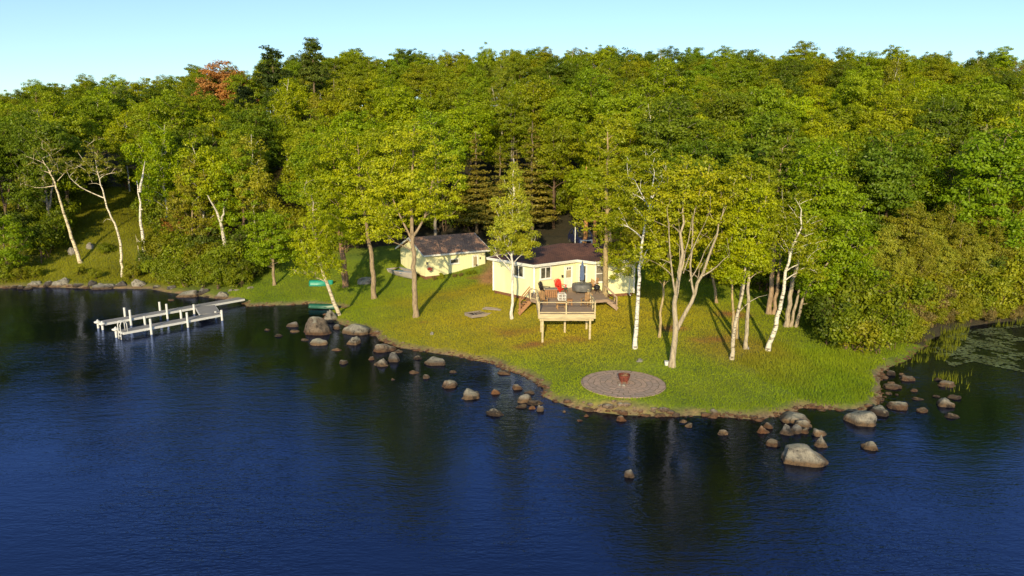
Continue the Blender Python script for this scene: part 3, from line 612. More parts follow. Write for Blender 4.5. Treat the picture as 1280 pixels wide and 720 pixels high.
# --- cottage
FL = 2.75; EV = 5.0
c0 = (3.5, 55.0, 2.0)
cottage = wthing('cottage', c0, 'pale yellow cottage with low dark brown roof behind the wooden deck', 'cottage')
w = MB().prism(COTT, 2.3, EV-.1); w.build('wall', M['wall'], cottage)
ins = [(p[0]*.985+.015*4, p[1]*.99+.01*57) for p in COTT]
MB().prism(ins, 1.2, 2.3).build('skirting', M['skirt'], cottage)
cc = np.mean(np.array(COTT), 0)
def offset(poly, d):
    P = np.array(poly); n = len(P); out = []
    for i in range(n):
        a, b, c = P[i-1], P[i], P[(i+1) % n]; e1 = (b-a)/np.linalg.norm(b-a); e2 = (c-b)/np.linalg.norm(c-b); n1 = np.array([e1[1], -e1[0]]); n2 = np.array([e2[1], -e2[0]])
        m = (n1+n2); m /= (1+n1@n2); out.append(b+m*d)
    return out
area = sum(COTT[i-1][0]*COTT[i][1]-COTT[i][0]*COTT[i-1][1] for i in range(len(COTT)))
E = offset(COTT, .42 if area > 0 else -.42)
RA = (4.1, E[2][1]+3.2); RB = (8.2, E[2][1]+3.2); RZ = 5.95
v = [(e[0], e[1], EV) for e in E]+[(RA[0], RA[1], RZ), (RB[0], RB[1], RZ)]; a_, b__ = 7, 8
rf = MB().add(v, [(0, 1, a_), (1, 2, a_), (2, 3, b__), (2, b__, a_), (3, 4, b__), (4, 5, b__), (5, 6, b__), (6, a_, b__), (6, 0, a_)])
roof = rf.build('roof', M['shingle'], cottage)
MB().prism(E, EV-.16, EV-.145).build('soffit', M['white'], cottage)
fb = MB(); fascia(fb, E+[E[0]], EV-.06, .19); fb.build('fascia', M['white'], cottage)
vent = MB().tube([(8.6, RB[1]-1.6, 5.5), (8.6, RB[1]-1.6, 6.15)], .09, 10); vent.build('vent_pipe', M['shingle'], roof)
MB().box((7.6, RB[1]-2.2, 5.66), (.5, .35, .12)).build('roof_vent', M['shingle2'], roof)
Pw = [np.array(p) for p in COTT]
window(cottage, Pw[0], Pw[1], (643, 332.5, 654.3, 345), mull=1)
window(cottage, Pw[1], Pw[2], (675.8, 334.5, 687.6, 347.3), mull=1)
dw, a, u, n, H, L = window(cottage, Pw[1], Pw[2], (706.3, 333.5, 714.3, 359.6), glass='white', name='door', mull=0, sill=False)
MB().obox(a+n*.03+u*.1+np.array([0, 0, H*.5]), u*(L-.2), n*.012, np.array([0, 0, H*.34])).build('door_screen', M['screen'], dw)
for s in (.25, .6): MB().obox(a+n*.03+u*(L*s)+np.array([0, 0, H*.88]), u*.14, n*.012, np.array([0, 0, .16])).build('pane', M['black'], dw)
MB().tube([a+n*.05+u*.08+np.array([0, 0, 1.]), a+n*.12+u*.08+np.array([0, 0, 1.])], .035, 8).build('handle', M['chrome'], dw)
window(cottage, Pw[2], Pw[3], (725, 332, 732.6, 352), glass='glass', mull=0, cross=1)
window(cottage, Pw[3], Pw[4], (745, 332, 754, 351.5), glass='blind', mull=0, cross=1)
for px_ in (701.5,):
    q = on_plane(px_, 345, Pw[1], Pw[2]); MB().box(q+np.array([.1, -.1, 0]), (.12, .12, .2), .6).build('wall_lamp', M['black'], cottage)
for i_, (ox, oy) in ((0, (.0, -.03)), (1, (0, -.04)), (4, (.02, -.03))):
    MB().box((Pw[i_][0]+ox, Pw[i_][1]+oy, (2.3+EV-.15)/2), (.13, .13, EV-.15-2.3)).build('corner_board', M['white'], cottage)
ds = Pw[4]+np.array([-.35, -.09]); MB().tube([(E[4][0]-.4, E[4][1]+.02, EV-.14), (ds[0], ds[1], EV-.42), (ds[0], ds[1], 2.25), (ds[0]+.05, ds[1]-.3, 2.15)], .045, 8).build('downspout', M['white'], cottage)
gb = MB(); fascia(gb, [(e[0]*1.0, e[1]-.06) for e in E[0:5]], EV+.005, .09, .1); gb.build('gutter', M['white'], cottage)
# --- garage
g0 = (float(GA[0]+2), float(GA[1]+3), 1.7)
garage = wthing('garage', g0, 'pale yellow garage with worn brown gable roof behind the tall maple', 'garage')
gz0, gz1 = 1.85, 4.02
gp = [np.array(p) for p in GAR]
V = []; 
def g3(s, t, z): q = GA+gu*s+gv*t; return (q[0], q[1], z)
GR = 5.25
wl = MB().add([g3(0, 0, gz0), g3(GW, 0, gz0), g3(GW, GD, gz0), g3(0, GD, gz0), g3(0, 0, gz1), g3(GW, 0, gz1), g3(GW, GD, gz1), g3(0, GD, gz1), g3(0, GD/2, GR-.12), g3(GW, GD/2, GR-.12)],
   [(0, 1, 5, 4), (1, 2, 6, 9, 5), (2, 3, 7, 6), (3, 0, 4, 8, 7), (0, 3, 2, 1)]); wl.build('wall', M['wall'], garage)
MB().add([g3(.04, .04, 1.0), g3(GW-.04, .04, 1.0), g3(GW-.04, GD-.04, 1.0), g3(.04, GD-.04, 1.0), g3(.04, .04, gz0), g3(GW-.04, .04, gz0), g3(GW-.04, GD-.04, gz0), g3(.04, GD-.04, gz0)], [(0, 1, 5, 4), (1, 2, 6, 5), (2, 3, 7, 6), (3, 0, 4, 7)]).build('skirting', M['skirt'], garage)
o = .4; sl = (GR-gz1)/(GD/2); ez = gz1-o*sl+.04
rf = MB()
for (t0, t1) in ((-o, GD/2), (GD+o, GD/2)):
    A_ = np.array(g3(-.35, t0, ez)); B_ = np.array(g3(GW+.35, t0, ez)); C_ = np.array(g3(GW+.35, t1, GR+.04)); D__ = np.array(g3(-.35, t1, GR+.04)); up = np.array([0, 0, .07])
    rf.add([A_, B_, C_, D__, A_+up, B_+up, C_+up, D__+up], [(0, 3, 2, 1), (4, 5, 6, 7), (0, 1, 5, 4), (1, 2, 6, 5), (3, 0, 4, 7)])
groof = rf.build('roof', M['shingle2'], garage)
fb = MB(); fb.bar(g3(-.35, -o-.03, ez+.0), g3(GW+.35, -o-.03, ez+.0), .04, .15)
for s in (-.38, GW+.38):
    for t0 in (-o, GD+o): fb.bar(g3(s, t0, ez), g3(s, GD/2, GR+.02), .04, .15)
fb.build('fascia', M['white'], garage)
window(garage, GA, GB, (563.3, 324.2, 572.7, 328.6), mull=0)
dw, a, u, n, H, L = window(garage, GA, GB, (591.2, 319.5, 596.8, 341), glass='white', name='door', mull=0, sill=False)
MB().obox(a+n*.03+u*.06+np.array([0, 0, H*.42]), u*(L-.12), n*.012, np.array([0, 0, H*.53])).build('door_screen', M['screen'], dw)
MB().obox(a+n*.03+u*.06+np.array([0, 0, H*.08]), u*(L-.12), n*.012, np.array([0, 0, H*.27])).build('door_screen', M['screen'], dw)
for s, zz in ((.75, H*.4), (.75, H*.1)): MB().obox(a+n*.045+u*(L*.6)+np.array([0, 0, zz]), u*.16, n*.04, np.array([0, 0, .15])).build('handle', M['black'], dw)
q = on_plane(534, 329, GA, GB); MB().box(q+np.array([0, -.06, 0]), (.18, .12, .22)).build('wall_lamp', M['black'], garage)
q = on_plane(600.3, 322.5, GA, GB); MB().box(q+np.array([0, -.06, 0]), (.12, .1, .2)).build('wall_lamp', M['black'], garage)
# hanging flower basket
q = on_plane(536.5, 336.5, GA, GB)+np.array([.1, -.25, -.05]); hb = wthing('flower_basket', q, 'hanging basket of pink flowers on the garage wall behind the maple', 'flower basket')
MB().lathe([(.08, -.16), (.17, -.05), (.2, .03)], q, 12).build('basket', M['oldwood'], hb)
tr_, cr_ = grow(5, [[(0, 0, 0), (0, 0, .15)]], [(0, 0, .12, .28, .24, .16)], 16, 26, .035, .09, .8, .01); fl = link('flowers', np_mesh('flowers', cr_[0], cr_[1], M['leaf'], cr_[2], False), hb); fl.color = (.62, .07, .07, 1)
MB().tube([q+np.array([-.18, 0, .03]), q+np.array([0, .2, .55]), q+np.array([.18, 0, .03])], .008, 5).build('hanger', M['black'], hb)

# --- deck
dk = wthing('deck', (3.7, 48, 1.5), 'wooden deck on posts with pale railing in front of the cottage', 'deck')
fl_, fr_ = at_z(673.8, 392.4, FL), at_z(743.6, 392.4, FL)
x0, x1, y0 = fl_[0], fr_[0], fl_[1]; yb = at_z(668, 376, FL)[1]
inner = [(x0, yb), (x1, yb), (x1+.02, yb), (Pw[3][0]+.5, yb+.5), (Pw[3][0]+.5, Pw[3][1]+.1), (Pw[3][0], Pw[3][1]-.03), (Pw[2][0], Pw[2][1]-.04), (Pw[1][0], Pw[1][1]-.05), (Pw[1][0]-.45, Pw[1][1]+.4), (x0-.45, yb+.6)]
def boards(mb, poly, z, t=.04, bw=.14, gap=.012):
    P = np.array(poly); y = P[:, 1].min()
    while y < P[:, 1].max()-.02:
        ym = y+bw/2; xs_ = []
        for i in range(len(P)):
            a, b = P[i-1], P[i]
            if (a[1] > ym) != (b[1] > ym): xs_.append(a[0]+(ym-a[1])*(b[0]-a[0])/(b[1]-a[1]))
        xs_.sort()
        for a, b in zip(xs_[::2], xs_[1::2]): mb.box(((a+b)/2, ym, z-t/2), (b-a, bw-gap, t))
        y += bw
b1 = MB(); boards(b1, [(x0, y0), (x1, y0), (x1, yb), (x0, yb)], FL); boards(b1, inner, FL+.004); b1.build('deck_floor', M['deckwood'], dk)
f = MB()
f.box(((x0+x1)/2, y0-.03, FL-.16), (x1-x0+.1, .05, .32)); f.box((x0-.03, (y0+yb)/2, FL-.16), (.05, yb-y0, .32)); f.box((x1+.03, (y0+yb)/2, FL-.16), (.05, yb-y0, .32))
f.build('rim_joist', M['newwood'], dk)
f = MB().prism([(p[0], p[1]) for p in inner], FL-.2, FL-.05); f.build('deck_skirt', M['deckwood'], dk)
for x, y in ((x0+.25, y0+.12), (x1-.3, y0+.12), ((x0+x1)/2, y0+1.7), (x1-.3, y0+2.2), (x0+.25, y0+2.2)):
    MB().box((x, y, (FL-.3+hz1(x, y)-.1)/2), (.13, .13, FL-.3-hz1(x, y)+.1)).build('leg', M['newwood'], dk)
MB().box(((x0+x1)/2, y0+.22, FL-.42), (x1-x0-.1, .06, .2)).build('beam', M['newwood'], dk)
RT = FL+.80
def post(x, y, h=.86): MB().box((x, y, FL+h/2), (.09, .09, h)).build('railing_post', M['newwood'], dk)
for x in (x0, (x0+x1)/2-.05, x1): post(x, y0)
for y in (y0+1.3, y0+2.6, yb): post(x0, y); post(x1, y)
post(x0-.45, yb+.6, .86)
for (a, b) in (((x0, y0), (x1, y0)), ((x0, y0), (x0, yb)), ((x1, y0), (x1, yb)), ((x0, yb), (x0-.45, yb+.6))):
    MB().bar((*a, RT), (*b, RT), .09, .045).build('top_rail', M['newwood'], dk)
    MB().bar((*a, FL+.1), (*b, FL+.1), .05, .07).build('bottom_rail', M['newwood'], dk)
for i, xx in enumerate(np.linspace(x0+.1, x1-.1, 3)): pass
# steps on the left and on the right of the deck
def steps(name, x, y, dx, n, wd, label, mt):
    t = wthing(name, (x, y, 1.9), label, 'steps')
    for i in range(n):
        zz = FL-.17*(i+1); MB().box((x+dx*(.28*i+.14), y, zz-.02), (.3, wd, .05)).build('tread', M[mt], t)
        MB().box((x+dx*(.28*i+.02), y, zz-.12), (.03, wd-.02, .16)).build('riser', M[mt], t)
    for s in (-1, 1):
        e = (x+dx*.28*n, y+s*wd/2, hz1(x+dx*.28*n, y)); MB().bar((x, y+s*(wd/2+.03), FL-.2), (e[0], y+s*(wd/2+.03), e[2]+.1), .05, .26).build('stringer', M[mt], t)
        MB().box((x+dx*.28*n*.9, y+s*(wd/2+.08), e[2]+.5), (.09, .09, 1.0)).build('handrail_post', M[mt], t)
        MB().bar((x, y+s*(wd/2+.08), FL+.75), (x+dx*.28*n*.95, y+s*(wd/2+.08), e[2]+.98), .06, .08).build('handrail', M[mt], t)
steps('deck_steps', x0-.47, yb+1.1, -1, 3, .9, 'short brown steps at the left side of the deck', 'orangewood')
steps('deck_steps', Pw[3][0]+.52, yb+1.6, 1, 3, 1.0, 'brown steps with dark rail at the right side of the deck', 'deckwood')

# --- furniture on the deck
def adirondack(px, py, rz, mt, label, name='lounge_chair', sc=1.0):
    p = at_z(px, py, FL+.006); t = empty(name, tuple(p), rz); tag(t, label, 'chair'); t.scale = (sc,)*3
    s = MB()
    for i in range(5): s.box((0, -.25+.1*i, .36-.03*i), (.5, .085, .025))
    s.build('seat', mt, t)
    b = MB()
    for i, x in enumerate(np.linspace(-.24, .24, 5)):
        h = .78-.9*x*x*1.6; b.bar((x, .2, .22), (x*1.15, .42, .22+h), .095, .022)
    b.build('backrest', mt, t)
    for s_ in (-1, 1):
        MB().box((s_*.33, -.02, .56), (.13, .66, .025)).build('armrest', mt, t)
        MB().box((s_*.29, -.3, .28), (.04, .09, .56)).build('leg', mt, t)
        MB().bar((s_*.27, -.34, .34), (s_*.27, .42, .03), .035, .12).build('leg', mt, t)
    return t
adirondack(700.5, 365, R(35), M['red'], 'bright red slatted lounge chair on the deck beside the white door', sc=1.0)
adirondack(680.5, 367.5, R(60), M['black'], 'black armchair on the deck under the two pane window', sc=.95)
adirondack(741, 362.5, R(-30), M['orangewood'], 'cedar wood chair on the deck right of the covered table')
adirondack(678, 379.5, R(20), M['chairwood'], 'brown wooden chair on the lower deck, left corner by the rail', sc=.9)
adirondack(733, 382, R(-35), M['chairwood'], 'brown wooden chair on the lower deck, right corner by the rail', sc=.9)
def table(px, py, sx, sy, h, top, base, label, slats=False):
    p = at_z(px, py, FL+.006); t = empty('patio_table', tuple(p), R(5)); tag(t, label, 'table')
    m = MB()
    if slats:
        for i in range(6): m.box((-sx/2+sx*(i+.5)/6, 0, h), (sx/6-.02, sy, .035))
    else: m.box((0, 0, h), (sx, sy, .05))
    m.build('tabletop', M[top], t, .008)
    for a in (-1, 1):
        for b in (-1, 1): MB().box((a*(sx/2-.09), b*(sy/2-.09), h/2), (.07, .07, h-.04)).build('leg', M[base], t)
    m = MB()
    for b in (-1, 1): m.box((0, b*(sy/2-.09), h-.09), (sx-.25, .03, .1)); 
    m.box((0, 0, h*.4), (sx-.25, .1, .03)); m.build('apron', M[base], t)
    return t
t = table(688.5, 371.5, .95, .7, .66, 'oldwood', 'orangewood', 'low table with grey top and cedar base beside the black armchair')
m = MB()
for i in range(6): m.box((-.38+.15*i, -.32, .33), (.12, .02, .58))
m.build('side_panel', M['orangewood'], t)
table(701.5, 386, .75, .6, .5, 'chairwood', 'chairwood', 'small brown slatted table on the lower deck behind the front rail', True)
table(712, 381.5, .45, .4, .45, 'orangewood', 'orangewood', 'tiny reddish side table near the middle rail post of the deck', True)
# green stool
p = at_z(707, 366.5, FL+.006); t = empty('stool', tuple(p)); tag(t, 'small green stool between the red chair and the low table', 'stool')
MB().lathe([(.17, .36), (.19, .38), (.19, .41), (.17, .42)], n=16).build('seat', M['dgreen'], t)
for a in (0, 1, 2, 3): MB().tube([(.1*math.cos(a*pi/2), .1*math.sin(a*pi/2), .37), (.17*math.cos(a*pi/2), .17*math.sin(a*pi/2), 0)], .015, 6).build('leg', M['dgreen'], t)
# white metal frame stand
p = at_z(702.3, 375, FL+.006); t = empty('plant_stand', tuple(p), R(4)); tag(t, 'white square metal frame stand in the middle of the deck', 'stand')
m = MB(); s_ = .26
for z_ in (.02, .25, .48):
    for (a, b) in (((-s_, -s_), (s_, -s_)), ((s_, -s_), (s_, s_)), ((s_, s_), (-s_, s_)), ((-s_, s_), (-s_, -s_))): m.bar((*a, z_), (*b, z_), .035)
m.build('frame', M['white'], t)
for a in (-s_, s_):
    for b in (-s_, s_): MB().box((a, b, .25), (.04, .04, .5)).build('leg', M['white'], t)
MB().box((0, -s_, .25), (.035, .035, .5)).build('centre_bar', M['white'], t)
# covered round table and umbrella
pc = at_z(728.3, 367.5, FL+.006); pc[1] += .6
t = empty('round_table', tuple(pc)); tag(t, 'round patio table under a dark grey cover on the deck', 'table')
m = MB(); nn = 48
prof = [(.74, .18), (.78, .4), (.77, .6), (.73, .7), (.6, .72), (.1, .73)]
vv = [((r*(1+.035*math.sin(i*2*pi/nn*8+k)*(1-k/6)))*math.cos(2*pi*i/nn), (r*(1+.035*math.sin(i*2*pi/nn*8+k)*(1-k/6)))*math.sin(2*pi*i/nn), z) for k, (r, z) in enumerate(prof) for i in range(nn)]
m.add(vv, [(j*nn+i, j*nn+(i+1) % nn, (j+1)*nn+(i+1) % nn, (j+1)*nn+i) for j in range(5) for i in range(nn)]+[tuple(range(5*nn, 6*nn))]); m.build('cover', M['grey'], t, smooth=True)
for a in range(4): MB().tube([(.5*math.cos(a*pi/2+.7), .5*math.sin(a*pi/2+.7), .6), (.6*math.cos(a*pi/2+.7), .6*math.sin(a*pi/2+.7), 0)], .025, 6).build('leg', M['black'], t)
t = empty('patio_umbrella', tuple(pc)); tag(t, 'closed blue grey patio umbrella rising from the covered round table', 'umbrella')
MB().tube([(0, 0, .02), (0, 0, 2.5)], .025, 8).build('pole', M['chrome'], t)
MB().lathe([(.26, 0), (.26, .05), (.06, .09), (.04, .2)], n=16).build('base', M['black'], t)
m = MB(); nn = 24; prof = [(.13, .98), (.17, 1.15), (.15, 1.6), (.10, 2.1), (.03, 2.45)]
vv = [(r*(1+.22*math.sin(i*2*pi/nn*6))*math.cos(2*pi*i/nn), r*(1+.22*math.sin(i*2*pi/nn*6))*math.sin(2*pi*i/nn), z) for r, z in prof for i in range(nn)]
m.add(vv, [(j*nn+i, j*nn+(i+1) % nn, (j+1)*nn+(i+1) % nn, (j+1)*nn+i) for j in range(4) for i in range(nn)]+[tuple(range(4*nn, 5*nn))]); m.build('canopy', M['blue'], t, smooth=True)
# small black grill
p = at_z(746, 367, FL+.006); p[0] = min(p[0], Pw[3][0]+.2); t = empty('grill', tuple(p), R(-10)); tag(t, 'small black kettle grill at the right edge of the deck', 'grill')
MB().lathe([(.02, .3), (.17, .33), (.24, .42), (.25, .5)], n=18).build('bowl', M['black'], t, smooth=True)
MB().lathe([(.255, .505), (.23, .6), (.13, .68), (.02, .7)], n=18).build('lid', M['black'], t, smooth=True)
for a in range(3): MB().tube([(.1*math.cos(a*2.1), .1*math.sin(a*2.1), .34), (.22*math.cos(a*2.1), .22*math.sin(a*2.1), 0)], .016, 6).build('leg', M['black'], t)
MB().bar((-.06, 0, .72), (.06, 0, .72), .025).build('handle', M['chrome'], t)

# --- dock
ZD = .52
dock = wthing('dock', (*at_z(200, 392, 0)[:2], 0), 'white forked dock with grey planks reaching into the lake at left', 'dock')
a0 = at_z(302, 372.5, ZD)[:2]; a1 = at_z(128, 402.5, ZD)[:2]; b0 = at_z(272.5, 391.8, ZD)[:2]; b1_ = at_z(151, 414, ZD)[:2]
def walk(a, b, wd):
    d = b-a; L = np.linalg.norm(d); u = d/L; n = np.array([-u[1], u[0]]); nb = int(L/.15)
    m = MB()
    for i in range(nb):
        q = a+u*(i*.15); m.obox((*(q-n*wd/2), ZD-.04), (*(u*.14), 0), (*(n*wd), 0), (0, 0, .04))
    m.build('planks', M['dockwood'], dock)
    for s in (-1, 1): MB().bar((*(a+n*s*(wd/2+.02)), ZD-.09), (*(b+n*s*(wd/2+.02)), ZD-.09), .04, .17).build('side_rail', M['dockwhite'], dock)
    MB().bar((*(b+u*.02-n*wd/2), ZD-.09), (*(b+u*.02+n*wd/2), ZD-.09), .04, .17).build('end_rail', M['dockwhite'], dock)
    return u, n, L
ua, na, La = walk(a0, a1, 1.0); ub, nb_, Lb = walk(b0, b1_, 1.0)
ta = a0+ua*(La*.30); j0 = ta; j1 = b0+ub*.5

dj = (b0+ub*.6)-ta; djn = dj/np.linalg.norm(dj); st = ta+djn*.62; en = (b0+ub*.6)-djn*.62
m = MB(); L_ = np.linalg.norm(en-st); nj = np.array([-djn[1], djn[0]])
for i in range(int(L_/.15)+1): q = st+djn*(i*.15); m.obox((*(q-nj*.75), ZD-.04), (*(djn*.14), 0), (*(nj*1.5), 0), (0, 0, .04))
m.build('planks', M['dockwood'], dock)
for s in (-1, 1): MB().bar((*(st+nj*s*.77), ZD-.09), (*(en+nj*s*.77), ZD-.09), .04, .17).build('side_rail', M['dockwhite'], dock)
def dpost(q, top, cap=False):
    zb = min(hz1(*q), -.2); MB().tube([(*q, zb), (*q, ZD+top)], .085, 10).build('post', M['dockwhite'], dock, smooth=False)
    if cap:
        MB().lathe([(.1, -.14), (.26, -.04), (.26, .03), (.12, .07), (.05, .16), (.02, .2)], (*q, ZD+top), 14).build('post_cap', M['dockwhite'], dock, smooth=True)
def on_line(a, u, px):   # where a dock side passes under a given picture column
    best = min(np.arange(0, 30, .05), key=lambda t: abs(640+F*(a[0]+u[0]*t)/((a[1]+u[1]*t)*math.cos(PITCH)+(CAMZ-ZD)*math.sin(PITCH))-px)); return a+u*best
for px_, s in ((156.5, -1), (200, -1), (163.5, 1), (208.5, 1)): dpost(on_line(a0+na*s*.62, ua, px_), .72)
for px_, s in ((181, -1), (227, -1), (188.5, 1), (234.5, 1)): dpost(on_line(b0+nb_*s*.62, ub, px_), .68)
dpost(on_line(a0+na*.6, ua, 242), .3)
q = b0-ub*.05+nb_*.5; dpost(q, .35); q = b0-ub*.05-nb_*.5; dpost(q, .1)
for s in (-.42, .42): dpost(a1+ua*.18+na*s, -.02, True)
for s in (-.5,): dpost(b1_+ub*.15+nb_*s, .1, True)
# swim ladder
lb = b1_+ub*.06; ld = wthing('swim_ladder', (*lb, ZD), 'white looped swim ladder at the near end of the dock', 'ladder')
m = MB()
for s in (-.0, .42):
    e = nb_*(s-.05+.1)
    pts = [(*(lb-ub*.35+e), ZD+.02), (*(lb-ub*.33+e), ZD+.6), (*(lb-ub*.2+e), ZD+.82), (*(lb+ub*.03+e), ZD+.8), (*(lb+ub*.12+e), ZD+.55), (*(lb+ub*.14+e), -.7)]
    MB().tube(pts, .035, 8).build('side_rail', M['dockwhite'], ld, smooth=True)
for z_ in (-.3, -.02, .25): MB().bar((*(lb+ub*.14+nb_*.05), z_), (*(lb+ub*.14+nb_*.47), z_), .08, .04).build('rung', M['dockwhite'], ld)

# --- boats
def hull(L, W, H, n=14, k=7, pf=1.6):
    m = MB(); v = []
    for i in range(n+1):
        t = i/n; x = -L/2+L*t; wd = W/2*(1-max(0, (t-.35)/.65)**pf*.97)*(1-.12*(1-t)); sh = H*(1+.22*t*t)
        for j in range(2*k+1):
            a = (j/k-1); yy = wd*math.copysign(abs(a)**.62, a); zz = sh*abs(a)**2.4*.98+ .05*H*max(0, t-.6)*3
            v.append((x, yy, zz))
    w_ = 2*k+1
    f = [(i*w_+j, i*w_+j+1, (i+1)*w_+j+1, (i+1)*w_+j) for i in range(n) for j in range(2*k)]+[tuple(range(w_))]
    return m.add(v, f), v, w_
def boat(name, loc, rz, L, W, H, mt, rim, label, flip=False, cat='boat', inside=None):
    t = empty(name, tuple(loc), rz); tag(t, label, cat)
    m, v, w_ = hull(L, W, H); h = m.build('hull', M[mt], t, smooth=True); so = h.modifiers.new('shell', 'SOLIDIFY'); so.thickness = .03
    for side in (0, w_-1):
        pts = [v[i*w_+side] for i in range(len(v)//w_)]; MB().tube(pts, .035, 6).build('gunwale', M[rim], t, smooth=True)
    for s in (-.28, .08): MB().box((L*s, 0, H*.72), (.25, W*.82, .04)).build('bench', M[inside or rim], t)
    if flip: t.rotation_euler = (pi, 0, rz); t.location[2] += H*1.02
    return t
p = ground(505, 348); boat('rowing_boat', p+np.array([0, .3, .05]), R(-52), 4.6, 1.6, .62, 'alu', 'bluetarp', 'silver grey boat with blue rim lying beside the garage')
p = ground(402, 357); boat('small_boat', p, R(5), 2.2, 1.0, .5, 'teal', 'teal', 'upturned teal boat on the lawn behind the leaning birch', True)
p = at_z(405, 384.5, .1); boat('canoe', p, R(-8), 2.6, .75, .32, 'dgreen', 'dgreen', 'dark green canoe at the water edge behind the leaning birch', True, 'canoe')

# --- garden bed and timber
p = ground(601, 394); t = empty('garden_bed', tuple(p), R(32)); tag(t, 'weathered timber garden bed lying on the lawn left of the deck', 'garden bed')
for s in (-1, 1):
    MB().box((0, s*.55, .08), (2.2, .07, .22)).build('side_board', M['oldwood'], t); MB().box((s*1.07, 0, .08), (.07, 1.03, .22)).build('end_board', M['oldwood'], t)
MB().box((0, 0, .06), (2.05, 1.03, .12)).build('soil', M['soil'], t)
m = MB()
for i in range(7): m.box((-.9+.3*i, random.uniform(-.1, .1), .14), (.08, .9, .03), random.uniform(-.3, .3))
m.build('slats', M['oldwood'], t)
p = ground(617, 387); t = empty('timber_pile', tuple(p), R(-20)); tag(t, 'low pile of weathered boards just behind the garden bed', 'timber pile')
for i in range(5): MB().box((random.uniform(-.1, .1), -.3+.15*i, .05+.03*(i % 2)), (1.5, .12, .05), random.uniform(-.12, .12)).build('board', M['oldwood'], t)
p = ground(833, 457); t = empty('bucket', tuple(p)); tag(t, 'small white bucket on the grass beside the forked birch trunks', 'bucket')
MB().lathe([(.1, 0), (.13, .26), (.14, .27)], n=16).build('pail', M['bucket'], t); MB().tube([(-.13, 0, .26), (0, -.1, .2), (.13, 0, .26)], .008, 5).build('handle', M['chrome'], t)

# --- stone patio and fire pit
def paver_mat():
    m, nt, b = mat('pavers'); v = coords(nt); s = N(nt, 'ShaderNodeSeparateXYZ'); nt.links.new(v, s.inputs[0])
    ln = N(nt, 'ShaderNodeVectorMath', operation='LENGTH'); nt.links.new(v, ln.inputs[0])
    an_ = N(nt, 'ShaderNodeMath', operation='ARCTAN2'); nt.links.new(s.outputs[1], an_.inputs[0]); nt.links.new(s.outputs[0], an_.inputs[1])
    am = N(nt, 'ShaderNodeMath', operation='MULTIPLY'); nt.links.new(an_.outputs[0], am.inputs[0]); am.inputs[1].default_value = 1.6
    cm = N(nt, 'ShaderNodeCombineXYZ'); nt.links.new(am.outputs[0], cm.inputs[0]); nt.links.new(ln.outputs['Value'], cm.inputs[1])
    br = N(nt, 'ShaderNodeTexBrick'); br.inputs['Scale'].default_value = 1; br.inputs['Brick Width'].default_value = .55; br.inputs['Row Height'].default_value = .33; br.inputs['Mortar Size'].default_value = .02
    br.inputs['Color1'].default_value = (.56, .38, .28, 1); br.inputs['Color2'].default_value = (.42, .31, .25, 1); br.inputs['Mortar'].default_value = (.22, .165, .10, 1)
    nz = noise(nt, 2.0, 3, v); mm = mul(nt, cm.outputs[0], nz.outputs['Color'], 'LINEAR_LIGHT', .16); nt.links.new(mm, br.inputs['Vector'])
    n = noise(nt, 7, 5, v, .7); r = ramp(nt, n.outputs[0], [(.3, (.75, .75, .75)), (.7, (1.2, 1.15, 1.1))])
    nt.links.new(mul(nt, br.outputs[0], r.outputs[0]), b.inputs['Base Color']); b.inputs['Roughness'].default_value = .9; bump(nt, b, br.outputs['Fac'], -.6, .03); return m
pz = hz1(PATIO[0], PATIO[1]-.8)
pt = empty('stone_patio', (PATIO[0], PATIO[1], pz)); tag(pt, 'round patio of brown paving stones set in the lawn by the water', 'patio')
pt.location[2] = .63
MB().lathe([(PATIO_R, -.5), (PATIO_R, -.01), (PATIO_R-.02, 0), (.05, 0)], n=72).build('paving', paver_mat(), pt)
pzf = pt.location[2]-.01
fp = empty('fire_pit', (PATIO[0]+.05, PATIO[1]+.05, pzf)); tag(fp, 'rusty red steel fire pit in the middle of the stone patio', 'fire pit')
MB().lathe([(.18, .12), (.24, .14), (.3, .34), (.33, .5), (.345, .5), (.31, .34), (.27, .2), (.1, .16)], n=20).build('bowl', M['rust'], fp)
for a in range(4): MB().box((.2*math.cos(a*pi/2+.8), .2*math.sin(a*pi/2+.8), .07), (.05, .05, .16)).build('leg', M['rust'], fp)
m = MB(); m.tube([(-.2, -.08, .36), (.18, .1, .52)], .05, 8); m.tube([(-.15, .14, .38), (.2, -.12, .46)], .045, 8); m.tube([(0, -.2, .36), (.05, .2, .5)], .04, 8); m.build('firewood', M['log'], fp)
for i, (dx, dy, lb) in enumerate([(-.28, -.42, 'pale stone left in front of the fire pit'), (-.05, -.48, 'pale stone right in front of the fire pit')]):
    V, Fc = rock_shape(970+i, 2); o = link('stone', np_mesh('stone', V*.09, Fc, M['rock']), None, (PATIO[0]+dx, PATIO[1]+dy, pzf+.03)); o.color = (.6, .55, .48, 1); tag(o, lb, 'stone')

